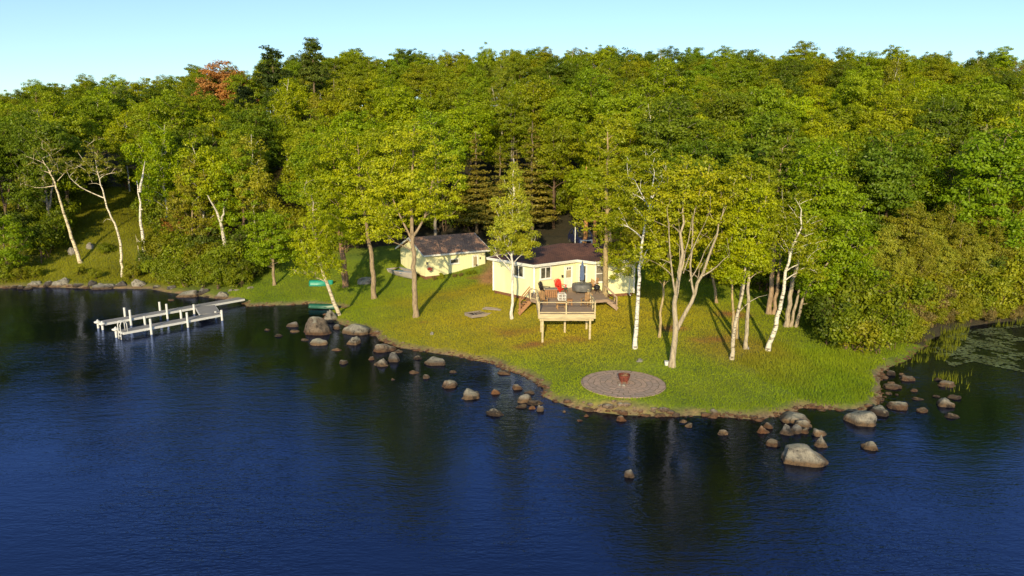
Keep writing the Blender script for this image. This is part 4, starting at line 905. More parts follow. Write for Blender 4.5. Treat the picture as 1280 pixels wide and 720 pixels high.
# --- parked car and flagpole behind the cottage
def car(p, rz, label):
    t = empty('parked_car', tuple(p), rz); tag(t, label, 'car'); L = 4.7; W = 1.8
    prof = [(-2.35, .45), (-2.33, .85), (-2.2, 1.0), (-1.1, 1.08), (-.55, 1.12), (1.9, 1.14), (2.3, 1.0), (2.35, .5), (2.2, .32), (-2.2, .32)]
    def ext(pr, w, top=None):
        n = len(pr); v = [(x, -w/2, z) for x, z in pr]+[(x, w/2, z) for x, z in pr]; return v, [tuple(range(n)), tuple(range(n, 2*n))[::-1]]+[(i, i+n, (i+1) % n+n, (i+1) % n) for i in range(n)]
    MB().add(*ext(prof, W)).build('body', M['carblue'], t, .06)
    v, f = ext([(-1.25, 1.06), (-.45, 1.62), (1.5, 1.64), (2.15, 1.1)], 1.62); v = [(x, y*(.84 if z > 1.3 else 1), z) for x, y, z in v]; MB().add(v, f).build('windows', M['glass'], t, .02)
    MB().box((.5, 0, 1.67), (2.1, 1.36, .06)).build('roof', M['carblue'], t, .03)
    for s in (-1, 1):
        MB().bar((-1.28, s*.8, 1.1), (-.45, s*.68, 1.65), .07).build('window_pillar', M['carblue'], t); MB().bar((2.15, s*.8, 1.12), (1.5, s*.68, 1.66), .08).build('window_pillar', M['carblue'], t)
        MB().box((.55, s*.76, 1.36), (.08, .07, .55)).build('window_pillar', M['carblue'], t)
        MB().box((-2.34, s*.62, .8), (.06, .34, .14)).build('headlight', M['white'], t)
        for x in (-1.45, 1.45):
            w_ = empty('wheel'); w_.parent = t; w_.location = (x, s*.82, .34)
            ty = MB().tube([(0, -.11, 0), (0, .11, 0)], .34, 20).build('tyre', M['tyre']); ty.parent = w_; ri = MB().tube([(0, -.12, 0), (0, .12, 0)], .2, 14).build('rim', M['chrome']); ri.parent = w_
    MB().box((-2.36, 0, .62), (.05, .9, .22)).build('grille', M['black'], t)
cp = at_y(727, 300, 72.0); car((cp[0], 72.0, hz1(cp[0], 72)), R(100), 'dark blue car parked between tree trunks behind the cottage roof')
fp_ = at_y(719, 296, 66.0); gzv = hz1(fp_[0], 66)
po = empty('pole', (fp_[0], 66.0, gzv)); tag(po, 'thin white pole standing behind the cottage roof', 'pole'); top = at_y(719, 285, 66.)[2]
MB().tube([(0, 0, 0), (0, 0, top-gzv)], .045, 8).build('shaft', M['white'], po); MB().lathe([(.02, 0), (.06, .04), (.02, .09)], (0, 0, top-gzv), 8).build('finial', M['white'], po)
q = at_y(733, 300, 66.5); po = empty('garden_chair', (q[0], 66.5, hz1(q[0], 66.5)), R(10)); tag(po, 'white slatted garden swing frame behind the cottage roof', 'swing seat')
hh = at_y(733, 300.5, 66.5)[2]-po.location[2]
for s in (-1, 1):
    for e in (-1, 1): MB().bar((s*.75+e*.12, e*.5, 0), (s*.55, 0, hh), .08).build('leg', M['white'], po)
MB().bar((-.62, 0, hh), (.62, 0, hh), .1).build('crossbar', M['white'], po)
m = MB(); m.box((0, 0, .5), (1.0, .5, .05)); m.build('seat', M['white'], po); MB().box((0, .25, .8), (1.0, .04, .5)).build('backrest', M['white'], po)
for s in (-.45, .45): MB().bar((s, 0, .5), (s, 0, hh), .02).build('chain', M['chrome'], po)
# ------------------------------------------------------------------ trees one can point to
LT = 'trees on the lawn'
hero('maple_tree', 'tall spreading maple with forked tan trunk on the lawn before the garage', 'tree', [[(520, 397), (518, 350), (516, 300), (515, 288), (513, 240), (517, 190), (518, 160)], [(516, 296), (528, 280), (535, 255), (541, 225), (545, 200)], [(515, 300), (500, 270), (485, 235), (478, 205)]],
 [(515, 205, 46, 55), (480, 235, 34, 38), (548, 225, 30, 45), (512, 175, 36, 26), (470, 275, 28, 20), (545, 262, 32, 14), (486, 292, 24, 10), (500, 245, 40, 40)], 276, 92, 0.096, 0.64, PY, TAN, r0=[.23, .11, .10], seed=21, flat=.4)
hero('maple_tree', 'yellow green maple with straight tan trunk left of the tall maple', 'tree', [[(468, 373), (466, 340), (461, 305), (455, 260), (450, 220), (446, 180)]], [(448, 215, 40, 48), (440, 255, 38, 40), (470, 265, 30, 40), (450, 295, 34, 16), (430, 190, 30, 30)], 228, 92, 0.096, 0.64, YG, TAN, r0=.24, seed=22, flat=.42)
hero('broadleaf_tree', 'twin brown trunks with green crown behind the leaning birch', 'tree', [[(431, 359), (428, 330), (424, 300), (420, 240), (415, 190)], [(434, 359), (431, 325), (428, 290), (432, 240)]], [(420, 200, 34, 45), (415, 250, 34, 40), (400, 225, 30, 45), (432, 285, 24, 22)], 204, 92, 0.111, 0.68, MG, (.33, .2, .11), r0=[.2, .16], seed=23)
hero('birch_tree', 'leaning white birch with feathery yellow crown beside the inlet', 'tree', [[(424, 394), (418, 378), (411, 362), (404, 346), (397, 315), (393, 280), (390, 245)]], [(396, 320, 27, 25), (393, 280, 22, 26), (380, 338, 22, 14), (414, 335, 18, 14), (390, 245, 16, 24), (385, 305, 22, 24)], 204, 79, 0.074, 0.47, YG, (.7, .6, .45), True, r0=.17, seed=24, flat=.6)
hero('maple_tree', 'small bright green maple on the grass behind the inlet', 'tree', [[(343, 357), (342, 340), (340, 310), (339, 280)]], [(338, 300, 29, 24), (330, 318, 24, 14), (345, 275, 20, 20), (352, 318, 20, 12)], 156, 98, 0.096, 0.55, BG, TAN, r0=.16, seed=25)
hero('poplar_tree', 'slim young poplar with thin pale trunk between garage and cottage', 'tree', [[(640, 398), (640, 360), (640, 310), (641, 260), (642, 215), (642, 198)]], [(641, 290, 31, 24), (640, 262, 25, 30), (642, 232, 17, 24), (642, 210, 9, 16), (627, 308, 18, 12), (656, 306, 18, 14)], 290, 80, .075, .40, (.50, .50, .03), WHT, r0=.12, seed=26, flat=.7, reach=.9)
hero('poplar_tree', 'tall tan trunked tree growing right in front of the cottage corner', 'tree', [[(755, 378), (757, 345), (758, 310), (759, 270), (760, 215), (759, 165)]], [(760, 190, 26, 30), (758, 235, 36, 28), (755, 275, 40, 24), (770, 315, 28, 22), (735, 245, 20, 22), (778, 335, 16, 18), (728, 262, 18, 10)], 240, 79, 0.089, 0.51, (.40, .42, .01), (.42, .32, .17), r0=.25, seed=27, flat=.5)
hero('birch_tree', 'straight bright white birch standing alone right of the cottage', 'tree', [[(794, 436), (796, 400), (797, 350), (800, 310), (805, 286), (812, 262), (814, 240), (818, 215)], [(813, 262), (806, 250), (798, 238), (793, 225)], [(814, 250), (822, 238), (828, 225)], [(806, 290), (816, 286), (822, 296), (830, 298)]],
 [(812, 215, 36, 34, 1.2), (796, 245, 30, 26, 1.8), (838, 240, 30, 26, 1.5), (825, 275, 28, 16, 1.8), (782, 265, 22, 22, 1.4), (815, 325, 22, 16, 1.8)], 204, 79, 0.081, 0.51, OL, (.88, .86, .82), True, r0=[.15, .05, .05, .03], seed=28, branch=.9)
hero('birch_tree', 'big forked pale trunk with fan of branches nearest the stone patio', 'tree', [[(840, 459), (842, 435), (846, 412), (842, 398), (845, 370), (850, 340), (852, 290), (855, 240)], [(846, 412), (856, 395), (868, 370), (878, 345), (893, 300), (905, 255)], [(845, 372), (838, 340), (836, 300), (833, 260)], [(868, 370), (862, 330), (868, 280), (875, 235)], [(850, 345), (858, 310), (866, 270)], [(878, 345), (895, 335), (912, 318)], [(846, 365, -.3), (846, 320, -.8), (842, 270, -1.2)], [(852, 340, -.4), (864, 300, -.9), (880, 262, -1.2)], [(860, 350, -.3), (872, 320, -.8), (892, 285, -1)]],
 [(860, 225, 40, 36), (835, 262, 34, 34, .8), (885, 265, 40, 36, 1.2), (860, 305, 44, 24, 2.2), (820, 315, 26, 24, .8), (905, 300, 26, 26, 1.5), (875, 340, 28, 10, 2.0), (905, 240, 26, 30, .5)], 312, 79, 0.089, 0.51, (.44, .44, .01), (.46, .38, .26), r0=[.19, .13, .065, .065, .05, .05, .035, .035, .035], seed=29, branch=1.1)
hero('birch_tree', 'slim pale trunk nearest the water in the cluster right of the forked birch', 'tree', [[(914, 450), (917, 425), (921, 395), (928, 365), (930, 330), (932, 280)], [(922, 392), (934, 378), (946, 368), (958, 368)]], [(930, 285, 30, 34), (925, 320, 32, 22), (940, 250, 26, 26), (915, 345, 20, 10)], 180, 79, 0.081, 0.51, YG, (.62, .54, .42), True, r0=[.13, .03], seed=30)
hero('broadleaf_tree', 'straight pale trunk beside a small stone in the right hand cluster', 'tree', [[(932, 436), (933, 410), (933, 370), (934, 330), (940, 280), (942, 230)]], [(942, 245, 28, 36), (950, 290, 26, 30), (930, 215, 24, 24), (945, 325, 24, 18)], 180, 79, 0.089, 0.55, (.36, .39, .01), (.5, .42, .3), r0=.13, seed=31)
hero('broadleaf_tree', 'slim tan twin stems at the back of the right hand cluster', 'tree', [[(921, 424), (922, 395), (926, 360), (930, 320)], [(917, 420), (916, 385), (914, 350), (910, 300), (900, 260)]], [(912, 290, 28, 32), (905, 255, 26, 28), (920, 330, 26, 20)], 156, 79, 0.089, 0.55, MG, (.5, .38, .2), r0=[.11, .1], seed=32)
hero('broadleaf_tree', 'thin tan trunk between the white birch and the forked birch', 'tree', [[(824, 422), (826, 395), (829, 365), (833, 330), (835, 290)]], [(832, 320, 24, 22), (838, 285, 26, 28), (825, 345, 20, 12)], 132, 79, 0.089, 0.51, (.36, .39, .01), (.5, .38, .2), r0=.10, seed=33)
hero('broadleaf_tree', 'short leaning tan trunk in the shade behind the forked birch', 'tree', [[(896, 379), (893, 365), (891, 345), (885, 310), (880, 270)]], [(882, 290, 34, 34), (870, 250, 30, 30), (895, 320, 26, 16)], 156, 79, 0.104, 0.64, MG, (.45, .32, .18), r0=.13, seed=34)
hero('birch_tree', 'white birch leaning right at the edge of the lawn', 'tree', [[(959, 439), (967, 415), (976, 385), (981, 350), (987, 325), (995, 300), (1002, 283), (1004, 262)], [(985, 330), (990, 318), (985, 305), (978, 298)], [(1002, 286), (1010, 276), (1018, 272)]], [(1000, 255, 26, 26, 1.), (980, 285, 22, 24, .8), (1018, 295, 24, 24, .4), (1008, 325, 26, 24, .8), (992, 300, 24, 20, .2), (975, 262, 16, 18, 1), (1030, 340, 20, 16, 1)], 150, 63, 0.074, 0.47, OL, (.85, .80, .68), True, r0=[.16, .025, .025], seed=35)
hero('pine_tree', 'tall twin grey brown trunks with high thin crown behind the leaning birch at right', 'tree', [[(961, 393), (965, 350), (967, 310), (970, 270), (977, 215), (980, 185)], [(967, 393), (973, 350), (976, 320), (978, 280)]], [(978, 195, 26, 18), (972, 225, 26, 12), (985, 165, 20, 14), (962, 245, 20, 10), (985, 255, 20, 10)], 132, 79, 0.096, 0.47, (.24, .29, .012), (.42, .3, .2), r0=[.2, .17], seed=36, flat=.3)
hero('broadleaf_tree', 'large bright green tree with three low trunks at the right edge of the lawn', 'tree', [[(982, 409), (987, 385), (990, 360), (1000, 310), (1015, 260), (1030, 215)], [(988, 407), (995, 380), (1003, 350), (1030, 310)], [(995, 406), (1001, 385), (1006, 365), (1040, 320), (1060, 290)]],
 [(1035, 270, 46, 56), (1020, 215, 32, 40), (1060, 320, 34, 44), (1020, 345, 34, 34), (1050, 375, 34, 26), (1005, 300, 28, 40), (1075, 350, 24, 34), (1030, 395, 26, 12)], 396, 98, 0.111, 0.68, BG, (.46, .38, .28), r0=[.18, .12, .12], seed=37, flat=.5)
hero('broadleaf_tree', 'slender olive birch crown on the wooded right bank above the shrubs', 'tree', [[(1100, 330), (1104, 295), (1108, 270), (1115, 235)], [(1104, 295), (1118, 275), (1132, 262)]], [(1112, 245, 26, 32), (1130, 270, 22, 24), (1098, 280, 22, 24)], 90, 51, 0.104, 0.59, (.26, .26, .015), (.5, .38, .2), r0=[.13, .08], seed=38, branch=1.3)
hero('bare_tree', 'half bare tan branched tree above the reeds on the right bank', 'tree', [[(1191, 358), (1196, 325), (1204, 290), (1210, 260), (1212, 242)]], [(1210, 275, 24, 26), (1195, 300, 22, 16), (1215, 310, 20, 18), (1208, 250, 14, 14)], 130, 9, 0.074, 0.38, (.44, .33, .1), (.5, .38, .2), r0=.12, seed=39, branch=1.2, reach=.8)
# dead and white birches of the left bank
hero('birch_tree', 'white birch leaning left with bare side limbs on the grassy left bank', 'tree', [[(101, 329), (93, 305), (83, 275), (73, 240), (68, 222), (58, 212), (52, 198)], [(70, 232), (58, 233), (45, 238), (35, 232)], [(72, 226), (80, 218), (84, 210)]], [(62, 200, 30, 16), (40, 225, 22, 12), (85, 205, 24, 14), (60, 182, 22, 14)], 70, 39, 0.089, 0.47, (.26, .26, .015), (.85, .72, .5), True, r0=[.2, .05, .04], seed=41, branch=1.3)
hero('birch_tree', 'slender white birch with one long curved bare limb on the left bank', 'tree', [[(153, 346), (152, 315), (146, 285), (136, 262), (131, 245), (124, 220), (117, 195)], [(131, 248), (118, 242), (105, 238), (94, 232), (88, 222), (84, 214)], [(139, 275), (133, 272), (131, 278)], [(128, 232), (120, 228), (112, 230)]], [(122, 195, 24, 14), (110, 215, 20, 12), (138, 212, 18, 14), (120, 178, 16, 12)], 60, 39, 0.089, 0.42, (.28, .27, .015), (.88, .78, .6), True, r0=[.15, .06, .03, .03], seed=42, branch=1.3)
hero('dead_birch', 'broken white birch snag without leaves between the left bank birches and shrubs', 'dead tree', [[(182, 328), (180, 305), (177, 275), (175, 250), (173, 233), (171, 226)], [(175, 240), (177, 225), (179, 213), (180, 202)], [(178, 262), (174, 258)], [(180, 300), (174, 304), (171, 298)]], [], 0, 0, 0.074, 0.42, OL, (.92, .86, .76), True, r0=[.22, .15, .08, .04], seed=43, dead=True)
hero('dead_birch', 'thin crooked dead stem at the foot of the broken snag', 'dead tree', [[(174, 326), (173, 312), (171, 300), (169, 293)]], [], 0, 0, 0.074, 0.42, OL, (.7, .6, .45), False, r0=.06, seed=44, dead=True)
hero('dead_birch', 'forked broken grey birch snag rising out of the shore shrubs', 'dead tree', [[(283, 328), (280, 300), (277, 275), (270, 262), (264, 250), (260, 244)], [(277, 276), (280, 266), (282, 258)]], [], 0, 0, 0.074, 0.42, OL, (.72, .66, .56), True, r0=[.26, .15], seed=45, dead=True)
hero('birch_tree', 'pair of thin pale birch trunks at the far left edge of the woods', 'tree', [[(42, 262), (30, 240), (22, 220), (14, 208), (6, 203)], [(35, 262), (26, 240), (17, 225)], [(24, 222), (26, 212), (22, 206)]], [(15, 200, 22, 14), (30, 190, 20, 12)], 50, 46, 0.104, 0.51, (.2, .22, .015), (.7, .62, .5), True, r0=[.16, .09, .05], seed=46)
for i, (x, y, top) in enumerate([(52, 330, 290), (68, 312, 280), (76, 300, 278)]):
    hero('young_tree', ['thin dark leaved sapling nearest the far left shore', 'thin sapling in the middle of three on the shaded left bank', 'farthest thin sapling on the shaded left bank'][i], 'tree', [[(x, y), (x-1, (y+top)/2), (x-1, top)]], [(x-2, top+4, 12, 12), (x+4, top-8, 10, 10)], 40, 40, .12, .55, DG, BRN, r0=.06, seed=50+i)
hero('young_tree', 'pale olive young tree among the shrubs of the left shore', 'tree', [[(240, 330), (240, 290), (240, 240), (238, 205)]], [(238, 235, 24, 30), (228, 265, 24, 24), (250, 280, 24, 24), (240, 205, 14, 16)], 180, 79, 0.096, 0.51, (.36, .33, .02), (.4, .3, .2), r0=.12, seed=54)
hero('young_tree', 'small reddish orange leaved tree among the left shore shrubs', 'tree', [[(222, 312), (222, 295), (221, 275)]], [(222, 277, 20, 14), (232, 290, 14, 12), (212, 285, 12, 10)], 60, 63, 0.081, 0.42, (.45, .22, .04), (.3, .2, .15), r0=.07, seed=55)
hero('maple_tree', 'bright green maple with low crown behind the left shore shrubs', 'tree', [[(305, 318), (304, 300), (304, 250), (302, 210)]], [(300, 240, 34, 40), (285, 280, 28, 28), (318, 285, 24, 24), (305, 205, 24, 24)], 170, 74, 0.111, 0.64, BG, BRN, r0=.2, seed=56)
hero('maple_tree', 'dense bright green young maple at the far left shore', 'tree', [[(9, 347), (8, 325), (6, 300), (4, 280)]], [(5, 300, 32, 26), (12, 322, 24, 16), (-5, 280, 24, 20)], 144, 92, 0.096, 0.55, BG, TAN, r0=.14, seed=57)
hero('dead_birch', 'short leaning white dead trunk poking out of the forest at upper right', 'dead tree', [[(1068, 205), (1073, 182), (1077, 165), (1080, 147)]], [], 0, 0, 0.074, 0.42, OL, (.9, .86, .78), True, r0=.22, seed=58, dead=True, dy=0)

# ------------------------------------------------------------------ forest
def rt(kind, seed):
    g = np.random.default_rng(seed); u = g.uniform
    if kind == 'broad':
        H = u(13, 16); r = u(3.1, 4.2); z0 = u(2.6, 4.6); zc = (z0+H)/2
        fx, fy = u(-1, 1, 2)
        stems = [[(0, 0, -.4), (u(-.2, .2), u(-.2, .2), z0*.6), (fx*.3, fy*.3, z0+1), (fx*.5, fy*.5, H*.9)], [(fx*.1, fy*.1, z0*.8), (-fx*1.1, -fy*1.1, z0+2.5), (-fx*1.6, -fy*1.6, H*.78)]]
        bl = [(fx*.3, fy*.3, zc+1, r*.8, r*.8, (H-z0)*.42)]
        for a in range(7):
            t = u(0, 6.28); q = r*u(.55, .85); s = u(1.1, 1.9); bl.append((q*math.cos(t), q*math.sin(t), u(z0+.8, H-2.2), s, s, s*.8))
        return grow(seed, stems, bl, 270, 84, .135, .8, .5, [.2, .13])
    if kind == 'birchy':
        H = u(13, 16); r = u(1.9, 2.6); z0 = u(3, 5)
        stems = [[(0, 0, -.4), (u(-.3, .3), 0, H*.3), (u(-.6, .6), u(-.4, .4), H*.65), (u(-.9, .9), u(-.5, .5), H*.95)]]
        bl = [(0, 0, (z0+H)/2, r, r, (H-z0)*.45)]+[(u(-r, r), u(-r, r), u(z0, H-1), .9, .9, 1.3) for _ in range(5)]
        return grow(seed, stems, bl, 200, 70, .12, .65, .75, .14, reach=.7)
    if kind == 'spruce':
        H = u(12, 15); bl = []; 
        for k in range(15):
            z = 1.8+(H-2.2)*k/14; rr = (1-k/14)*1.9+.18; bl.append((0, 0, z, rr, rr, .22))
        return grow(seed, [[(0, 0, -.4), (0, 0, H*.5), (0, 0, H)]], bl, 260, 34, .13, .5, .45, .16, reach=-.15)
    if kind == 'pine':
        H = u(18, 20); bl = []
        for k in range(11):
            z = 6+(H-6.4)*k/10; t = u(0, 6.28); q = (1-(k/10)**2)*2.2+.3; s = (1-k/14)*u(1.5, 2.3); bl.append((q*math.cos(t), q*math.sin(t), z, s, s, .55))
        bl.append((0, 0, H-1.5, 1.3, 1.3, 1.3)); bl.append((0, 0, H-5, 2.2, 2.2, 3))
        return grow(seed, [[(0, 0, -.4), (.1, 0, H*.5), (0, .1, H*.97)]], bl, 210, 62, .17, .75, .4, .28)
    if kind == 'bare':
        H = 13; return grow(seed, [[(0, 0, -.4), (.2, 0, 5), (0, 0, H)], [(0.1, 0, 4), (1.2, .3, 8), (1.8, .4, 11)]], [(0, 0, 9, 2.4, 2.4, 4)], 150, 10, .15, .6, .6, [.16, .1], branch=1.3, reach=.8)
VAR = {}
for kind, cnt, bk in (('broad', 9, 'bark'), ('birchy', 4, 'birch'), ('spruce', 2, 'bark'), ('pine', 2, 'bark'), ('bare', 1, 'bark')):
    VAR[kind] = [tree_meshes(kind, rt(kind, 300+len(kind)*17+i), M[bk]) for i in range(cnt)]
NAMES = {'broad': ('broadleaf_tree', 'broadleaf tree'), 'birchy': ('birch_tree', 'birch'), 'spruce': ('spruce_tree', 'spruce'), 'pine': ('pine_tree', 'pine'), 'bare': ('bare_tree', 'bare tree')}
def zone(px, y):
    far = y > 112
    if px < 215: a = 'above the grassy left bank'
    elif px < 430: a = 'behind the dock and inlet'
    elif px < 640: a = 'behind the garage'
    elif px < 860: a = 'behind the cottage'
    elif px < 1060: a = 'behind the right end of the lawn'
    else: a = 'above the right hand cove'
    return a, far
def forest_tree(kind, x, y, colr=None, sc=None, label=None, bc=None):
    z = hz1(x, y); px = 640+F*x/(y*math.cos(PITCH)); a, far = zone(px, y)
    cn = {'broad': random.choice([('yellow green', YG), ('yellow green', (.44, .44, .008)), ('mid green', MG), ('mid green', (.37, .39, .008)), ('bright green', (.32, .40, .009)), ('olive green', OL), ('dark green', (.20, .25, .011))]), 'birchy': random.choice([('pale olive', (.40, .38, .02)), ('yellow green', YG)]), 'spruce': ('brownish dark', SP), 'pine': ('dark blue green', (.08, .12, .015)), 'bare': ('thinly leaved grey', (.34, .27, .08))}[kind]
    nm, wd = NAMES[kind]
    lb = label or f"{cn[0]} {wd} {'high on the hill' if far else 'low in the forest'} {a}"
    c = np.array(colr or cn[1])*random.uniform(.82, 1.12)*(1-.15*min(1, max(0, (y-72)/50)))*np.array([random.uniform(.82, 1.02), 1, 1]); s = sc or (random.uniform(.84, 1.1) if y < 95 else random.uniform(.78, .96))
    cat = 'tree'
    return place_tree(nm, random.choice(VAR[kind]), (x, y, z), lb, cat, None if label else f"{cn[0]} {wd}s {'high ' if far else 'low '}{a}", tuple(c), bc or ((.75, .7, .6) if kind == 'birchy' else random.choice([GREY, BRN, (.3, .22, .14)])), random.uniform(0, 6.28), (s*random.uniform(.92, 1.1), s*random.uniform(.92, 1.1), s))
def free(x, y):
    fy = np.interp(x, [-80, -58, -36, -25, -14, -3, 2, 10, 14, 20, 25, 31, 60, 90], [78, 77, 74, 73, 74, 74, 71, 71, 66, 62, 57, 58, 62, 70])
    if -.645 < x/y < -.535 and y < 97: return False
    if 2 < x < 10 and y < 76: return False
    if -.062 < x/y < .036 and y < 87: return False
    return y > fy
def tall(px, D, top, kind, colr, label, natH, var=0, wide=1.0):
    q = at_y(px, 200, D); z = hz1(q[0], D); H = at_y(px, top, D)[2]-z; s = H/natH
    ms = VAR[kind][var % len(VAR[kind])]; e = place_tree(NAMES[kind][0], ms, (q[0], D, z), label, 'tree', None, colr, (.2, .15, .1), random.uniform(0, 6), (s*wide, s*wide, s)); return (q[0], D)
spec = []
spec.append(tall(289, 116, 68, 'broad', RD, 'maple turned red and orange standing above the left skyline', 15, 0, 1.25))
spec.append(tall(348, 104, 50, 'pine', (.075, .11, .015), 'tall dark wide pine beside the red maple on the skyline', 19.4, 0, 1.15))
spec.append(tall(398, 108, 48, 'pine', (.14, .18, .02), 'tall lighter green pine right of the dark skyline pine', 19.4, 1, 1.0))
spec.append(tall(312, 100, 108, 'pine', (.03, .05, .012), 'very dark pine in the gap below the red maple', 19.4, 1, 1.2))
for i, (px, D, top, lb) in enumerate([(665, 76, 140, 'tallest brownish spruce spire behind the cottage'), (595, 76, 152, 'spruce spire above the garage roof'), (625, 74, 172, 'small dark spruce between garage and cottage'), (646, 76, 176, 'small spruce just left of the tallest spire'), (420, 95, 118, 'slim green spruce tip left of the tall maple'), (1145, 80, 150, 'slim spruce among the woods above the cove'), (352, 78, 215, 'brownish spruce behind the small bright maple'), (1112, 92, 135, 'spruce spire high above the right hand cove')]):
    spec.append(tall(px, D, top, 'spruce', SP if i != 4 else (.24, .28, .02), lb, 13.8, i, 1.45))
pts = []; tries = 0
while tries < 32000:
    tries += 1
    y = random.uniform(56, 172); x = random.uniform(-.80, .80)*y*1.03
    if not free(x, y): continue
    sp = 4.7+(y-60)*.0175
    if any((x-a)**2+(y-b)**2 < sp*sp for a, b in pts): continue
    if any((x-a)**2+(y-b)**2 < 5 for a, b in spec): continue
    pts.append((x, y))
print('forest trees', len(pts))
pts.sort(key=lambda p: p[1])
for D_ in (138, 149, 158): forest_tree('broad', (446-640)/F*D_*.985+random.uniform(-1, 1), D_)
nk = {}
for (x, y) in pts:
    r = random.random(); u = x/y
    kind = 'broad' if r < .80 else 'birchy' if r < .92 else 'spruce' if r < .95 else 'pine' if r < .97 else 'bare'
    if kind == 'pine' or y > 160: kind = 'birchy'
    nk[kind] = nk.get(kind, 0)+1
    forest_tree(kind, x, y)
print(nk)

for px_, D_, tp in ((731, 69, 270), (743, 68, 268)):
    q = at_y(px_, 300, D_); z_ = hz1(q[0], D_)
    ms_ = tree_meshes('pine', grow(int(px_), [[(0, 0, -.3), (.05, 0, 3), (0, 0, 9)]], [(0, 0, 7.5, 2.4, 2, 1.6), (.6, 0, 6, 1.8, 1.6, .7)], 110, 60, .14, .7, .4, .28), M['bark'])
    place_tree('pine_tree', ms_, (q[0], D_, z_), 'orange barked trunk '+('left' if px_ == 731 else 'right')+' of the pair in front of the blue car', 'tree', None, MG, (.62, .30, .10))
for i, (px, py, s) in enumerate([(1118, 402, .42), (1142, 392, .5), (1165, 388, .42), (1188, 382, .5), (1214, 384, .42), (1236, 380, .5), (1262, 380, .46), (1284, 378, .52), (1098, 392, .5), (1128, 378, .6), (1152, 372, .55), (1176, 370, .62), (1228, 368, .6), (1256, 366, .62), (1205, 366, .58), (1275, 364, .66), (1080, 400, .45)]):
    p = ground(px, py); place_tree('young_tree', random.choice(VAR['birchy']+VAR['broad'][:3]), p, ['pale', 'olive'][i % 2]+' feathery young tree among the shrubs lining the cove', 'tree', ['pale', 'olive'][i % 2]+' young trees by the cove', [(.40, .40, .03), (.33, .31, .02)][i % 2], TAN, random.uniform(0, 6), (s*.9, s*.9, s))
# ------------------------------------------------------------------ shrubs
SH = []
for i in range(6):
    g = np.random.default_rng(600+i); r = g.uniform(1.2, 1.6)
    st = [[(g.uniform(-.3, .3), g.uniform(-.3, .3), -.2), (g.uniform(-.8, .8), g.uniform(-.8, .8), 1.2), (g.uniform(-1.1, 1.1), g.uniform(-1.1, 1.1), 2.4)] for _ in range(4)]
    bl = [(0, 0, 1.2, r, r, 1.2)]+[(g.uniform(-1, 1), g.uniform(-1, 1), g.uniform(.5, 2.2), .7, .7, .6) for _ in range(5)]
    SH.append(tree_meshes('shrub', grow(600+i, st, bl, 85, 62, .095, .48, .7, .035), M['bark']))
SHC = {'mid green': (.25, .29, .009), 'olive': (.31, .30, .012), 'dark green': (.12, .16, .012), 'brownish': (.30, .22, .06), 'yellow green': (.32, .33, .012)}
def shrub(px, py, s, cname, where, z=None, tallf=1.0):
    p = ground(px, py); e = place_tree('shrub', random.choice(SH), p, f'{cname} leafy shrub {where}', 'shrub', f'{cname} shrubs {where}', tuple(np.array(SHC[cname])*random.uniform(.85, 1.15)), BRN, random.uniform(0, 6), (s*random.uniform(.9, 1.1), s, s*tallf*random.uniform(.85, 1.15)))
for px, py, s, c in [(196, 350, .9, 'mid green'), (212, 356, 1.0, 'mid green'), (232, 358, 1.1, 'mid green'), (255, 360, 1.0, 'mid green'), (275, 361, 1.0, 'mid green'), (298, 360, .95, 'mid green'), (186, 338, .8, 'dark green'), (205, 338, 1.1, 'olive'), (225, 342, 1.3, 'mid green'), (248, 345, 1.4, 'olive'), (270, 346, 1.3, 'mid green'), (290, 347, 1.3, 'mid green'), (312, 350, .9, 'dark green'),
    (215, 325, 1.3, 'olive'), (240, 328, 1.5, 'mid green'), (262, 328, 1.4, 'dark green'), (305, 335, 1.3, 'dark green'), (322, 342, 1.1, 'dark green'), (195, 318, 1.1, 'olive')]:
    shrub(px, py, s, c, 'crowding the shore behind the dock')
def shrub_xy(x, y, s, cname, where):
    place_tree('shrub', random.choice(SH), (x, y, hz1(x, y)), f'{cname} leafy shrub {where}', 'shrub', f'{cname} shrubs {where}', tuple(np.array(SHC[cname])*random.uniform(.85, 1.15)), BRN, random.uniform(0, 6), (s, s, s*1.15))
for x, y in [(-18, 72), (-16, 74.5), (-13.5, 76), (-11, 77), (-8, 77), (-5, 77.5), (-2, 77), (.5, 78), (-22, 71.5), (-20, 74), (-24, 72.5), (-9, 81), (-4, 81), (1, 82), (-15, 79), (-19, 78), (13, 70), (15, 66.5), (17, 65), (11.5, 74), (9, 80), (5, 81), (14.5, 72), (18, 62), (20, 60.5), (22, 58.5)]:
    shrub_xy(x, y, random.uniform(1.2, 1.7), random.choice(['mid green', 'dark green', 'olive']), 'in the shade behind the buildings')
for u_, y in [(-.66, 80), (-.68, 84), (-.70, 79), (-.655, 90), (-.67, 95), (-.52, 80), (-.51, 86), (-.525, 92), (-.53, 97), (-.6, 99), (-.56, 100), (-.64, 100), (-.5, 77), (-.49, 82), (-.69, 75), (-.72, 77)]:
    shrub_xy(u_*y, y, random.uniform(1.1, 1.6), random.choice(['mid green', 'dark green']), 'around the grassy left bank')
for px, py, s, c in [(-20, 352, 1.1, 'mid green'), (5, 353, .8, 'mid green'), (25, 351, .6, 'olive'), (45, 348, .5, 'yellow green'), (132, 318, .55, 'mid green'), (100, 345, .4, 'olive'), (120, 350, .45, 'yellow green'), (165, 350, .6, 'olive'), (175, 345, .6, 'dark green'), (30, 300, 1.2, 'dark green'), (10, 290, 1.3, 'dark green'), (60, 290, 1.2, 'dark green')]:
    shrub(px, py, s, c, 'on the bank at far left')
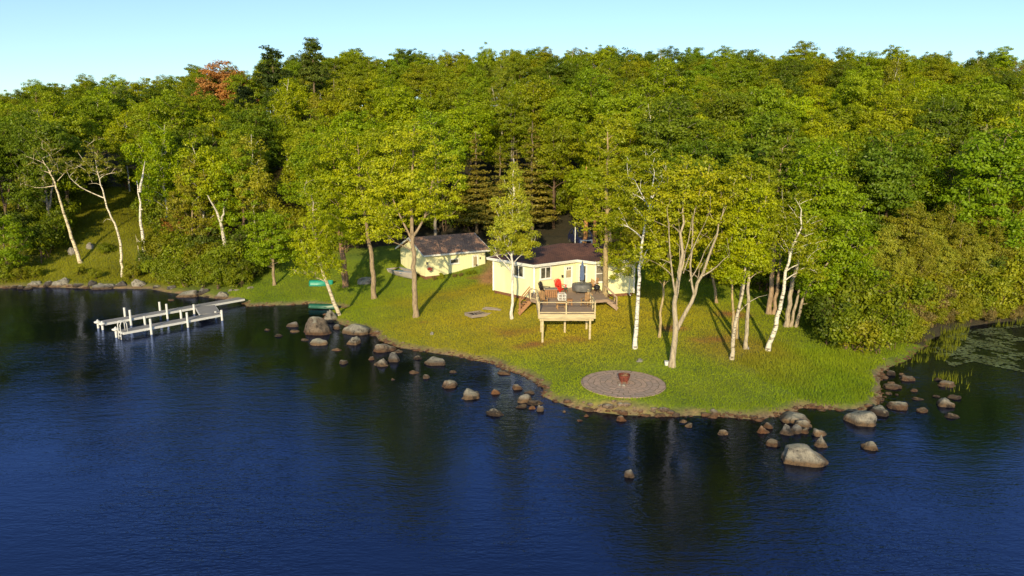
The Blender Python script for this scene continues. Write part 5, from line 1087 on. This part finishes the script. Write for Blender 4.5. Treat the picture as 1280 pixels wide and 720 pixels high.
for px, py, s, c in [(1035, 432, .95, 'dark green'), (1052, 436, 1.05, 'mid green'), (1072, 440, 1.1, 'olive'), (1093, 441, 1.0, 'mid green'), (1112, 436, .9, 'yellow green'), (1040, 418, 1.3, 'dark green'), (1062, 420, 1.4, 'mid green'), (1085, 422, 1.4, 'mid green'), (1108, 420, 1.2, 'dark green'), (1128, 428, .7, 'yellow green'), (1030, 408, 1.3, 'dark green'),  # dark greens on the left: big tree's shade worked into the leaf colour
    (1048, 402, 1.6, 'dark green'), (1075, 404, 1.6, 'olive'), (1100, 404, 1.5, 'olive'), (1122, 405, 1.3, 'mid green'), (1135, 412, .8, 'brownish')]:
    shrub(px, py, s, c, 'massed at the right edge of the lawn')
for px, py, s, c in [(1145, 402, 1.0, 'olive'), (1160, 399, .9, 'brownish'), (1180, 398, .8, 'yellow green'), (1200, 397, .9, 'olive'), (1222, 396, .9, 'mid green'), (1245, 395, 1.1, 'yellow green'), (1270, 394, 1.1, 'olive'), (1295, 394, 1.2, 'olive'), (1320, 394, 1.2, 'mid green'), (1150, 414, .6, 'brownish'), (1166, 408, .55, 'olive'), (1182, 406, .5, 'brownish'), (1198, 404, .55, 'olive'), (1214, 403, .5, 'yellow green'), (1232, 402, .5, 'brownish'), (1250, 401, .55, 'olive'), (1268, 400, .5, 'brownish'), (1286, 400, .6, 'olive'), (1140, 420, .6, 'olive'), (1306, 400, .6, 'brownish'),
    (1150, 388, 1.4, 'olive'), (1172, 386, 1.3, 'olive'), (1195, 386, 1.4, 'yellow green'), (1218, 386, 1.4, 'mid green'), (1240, 384, 1.5, 'olive'), (1262, 384, 1.5, 'yellow green'), (1285, 384, 1.5, 'olive'), (1140, 376, 1.7, 'mid green'), (1165, 374, 1.7, 'dark green'), (1190, 374, 1.6, 'olive'), (1215, 374, 1.7, 'dark green'), (1240, 372, 1.7, 'mid green'), (1266, 372, 1.7, 'olive'),
    (1120, 385, 1.7, 'olive'), (1095, 384, 1.7, 'dark green'), (1070, 385, 1.8, 'olive'), (1110, 366, 1.9, 'mid green'), (1085, 366, 1.9, 'olive'), (1060, 366, 1.9, 'dark green'), (1290, 366, 1.8, 'mid green'), (1200, 362, 1.8, 'mid green'), (1230, 362, 1.8, 'olive')]:
    shrub(px, py, s, c, 'lining the shallow cove at right')
for px, py, s, c in [(552, 349, .22, 'yellow green'), (585, 344, .2, 'mid green'), (592, 343, .18, 'mid green'), (543, 351, .18, 'brownish'), (568, 347, .15, 'brownish'), (576, 346, .15, 'brownish')]:
    shrub(px, py, s, c, 'in the flower bed along the garage wall')

for o in bpy.data.objects:
    if 'label' in o and not 4 <= len(o['label'].split()) <= 16: print('LABEL', len(o['label'].split()), o['label'])
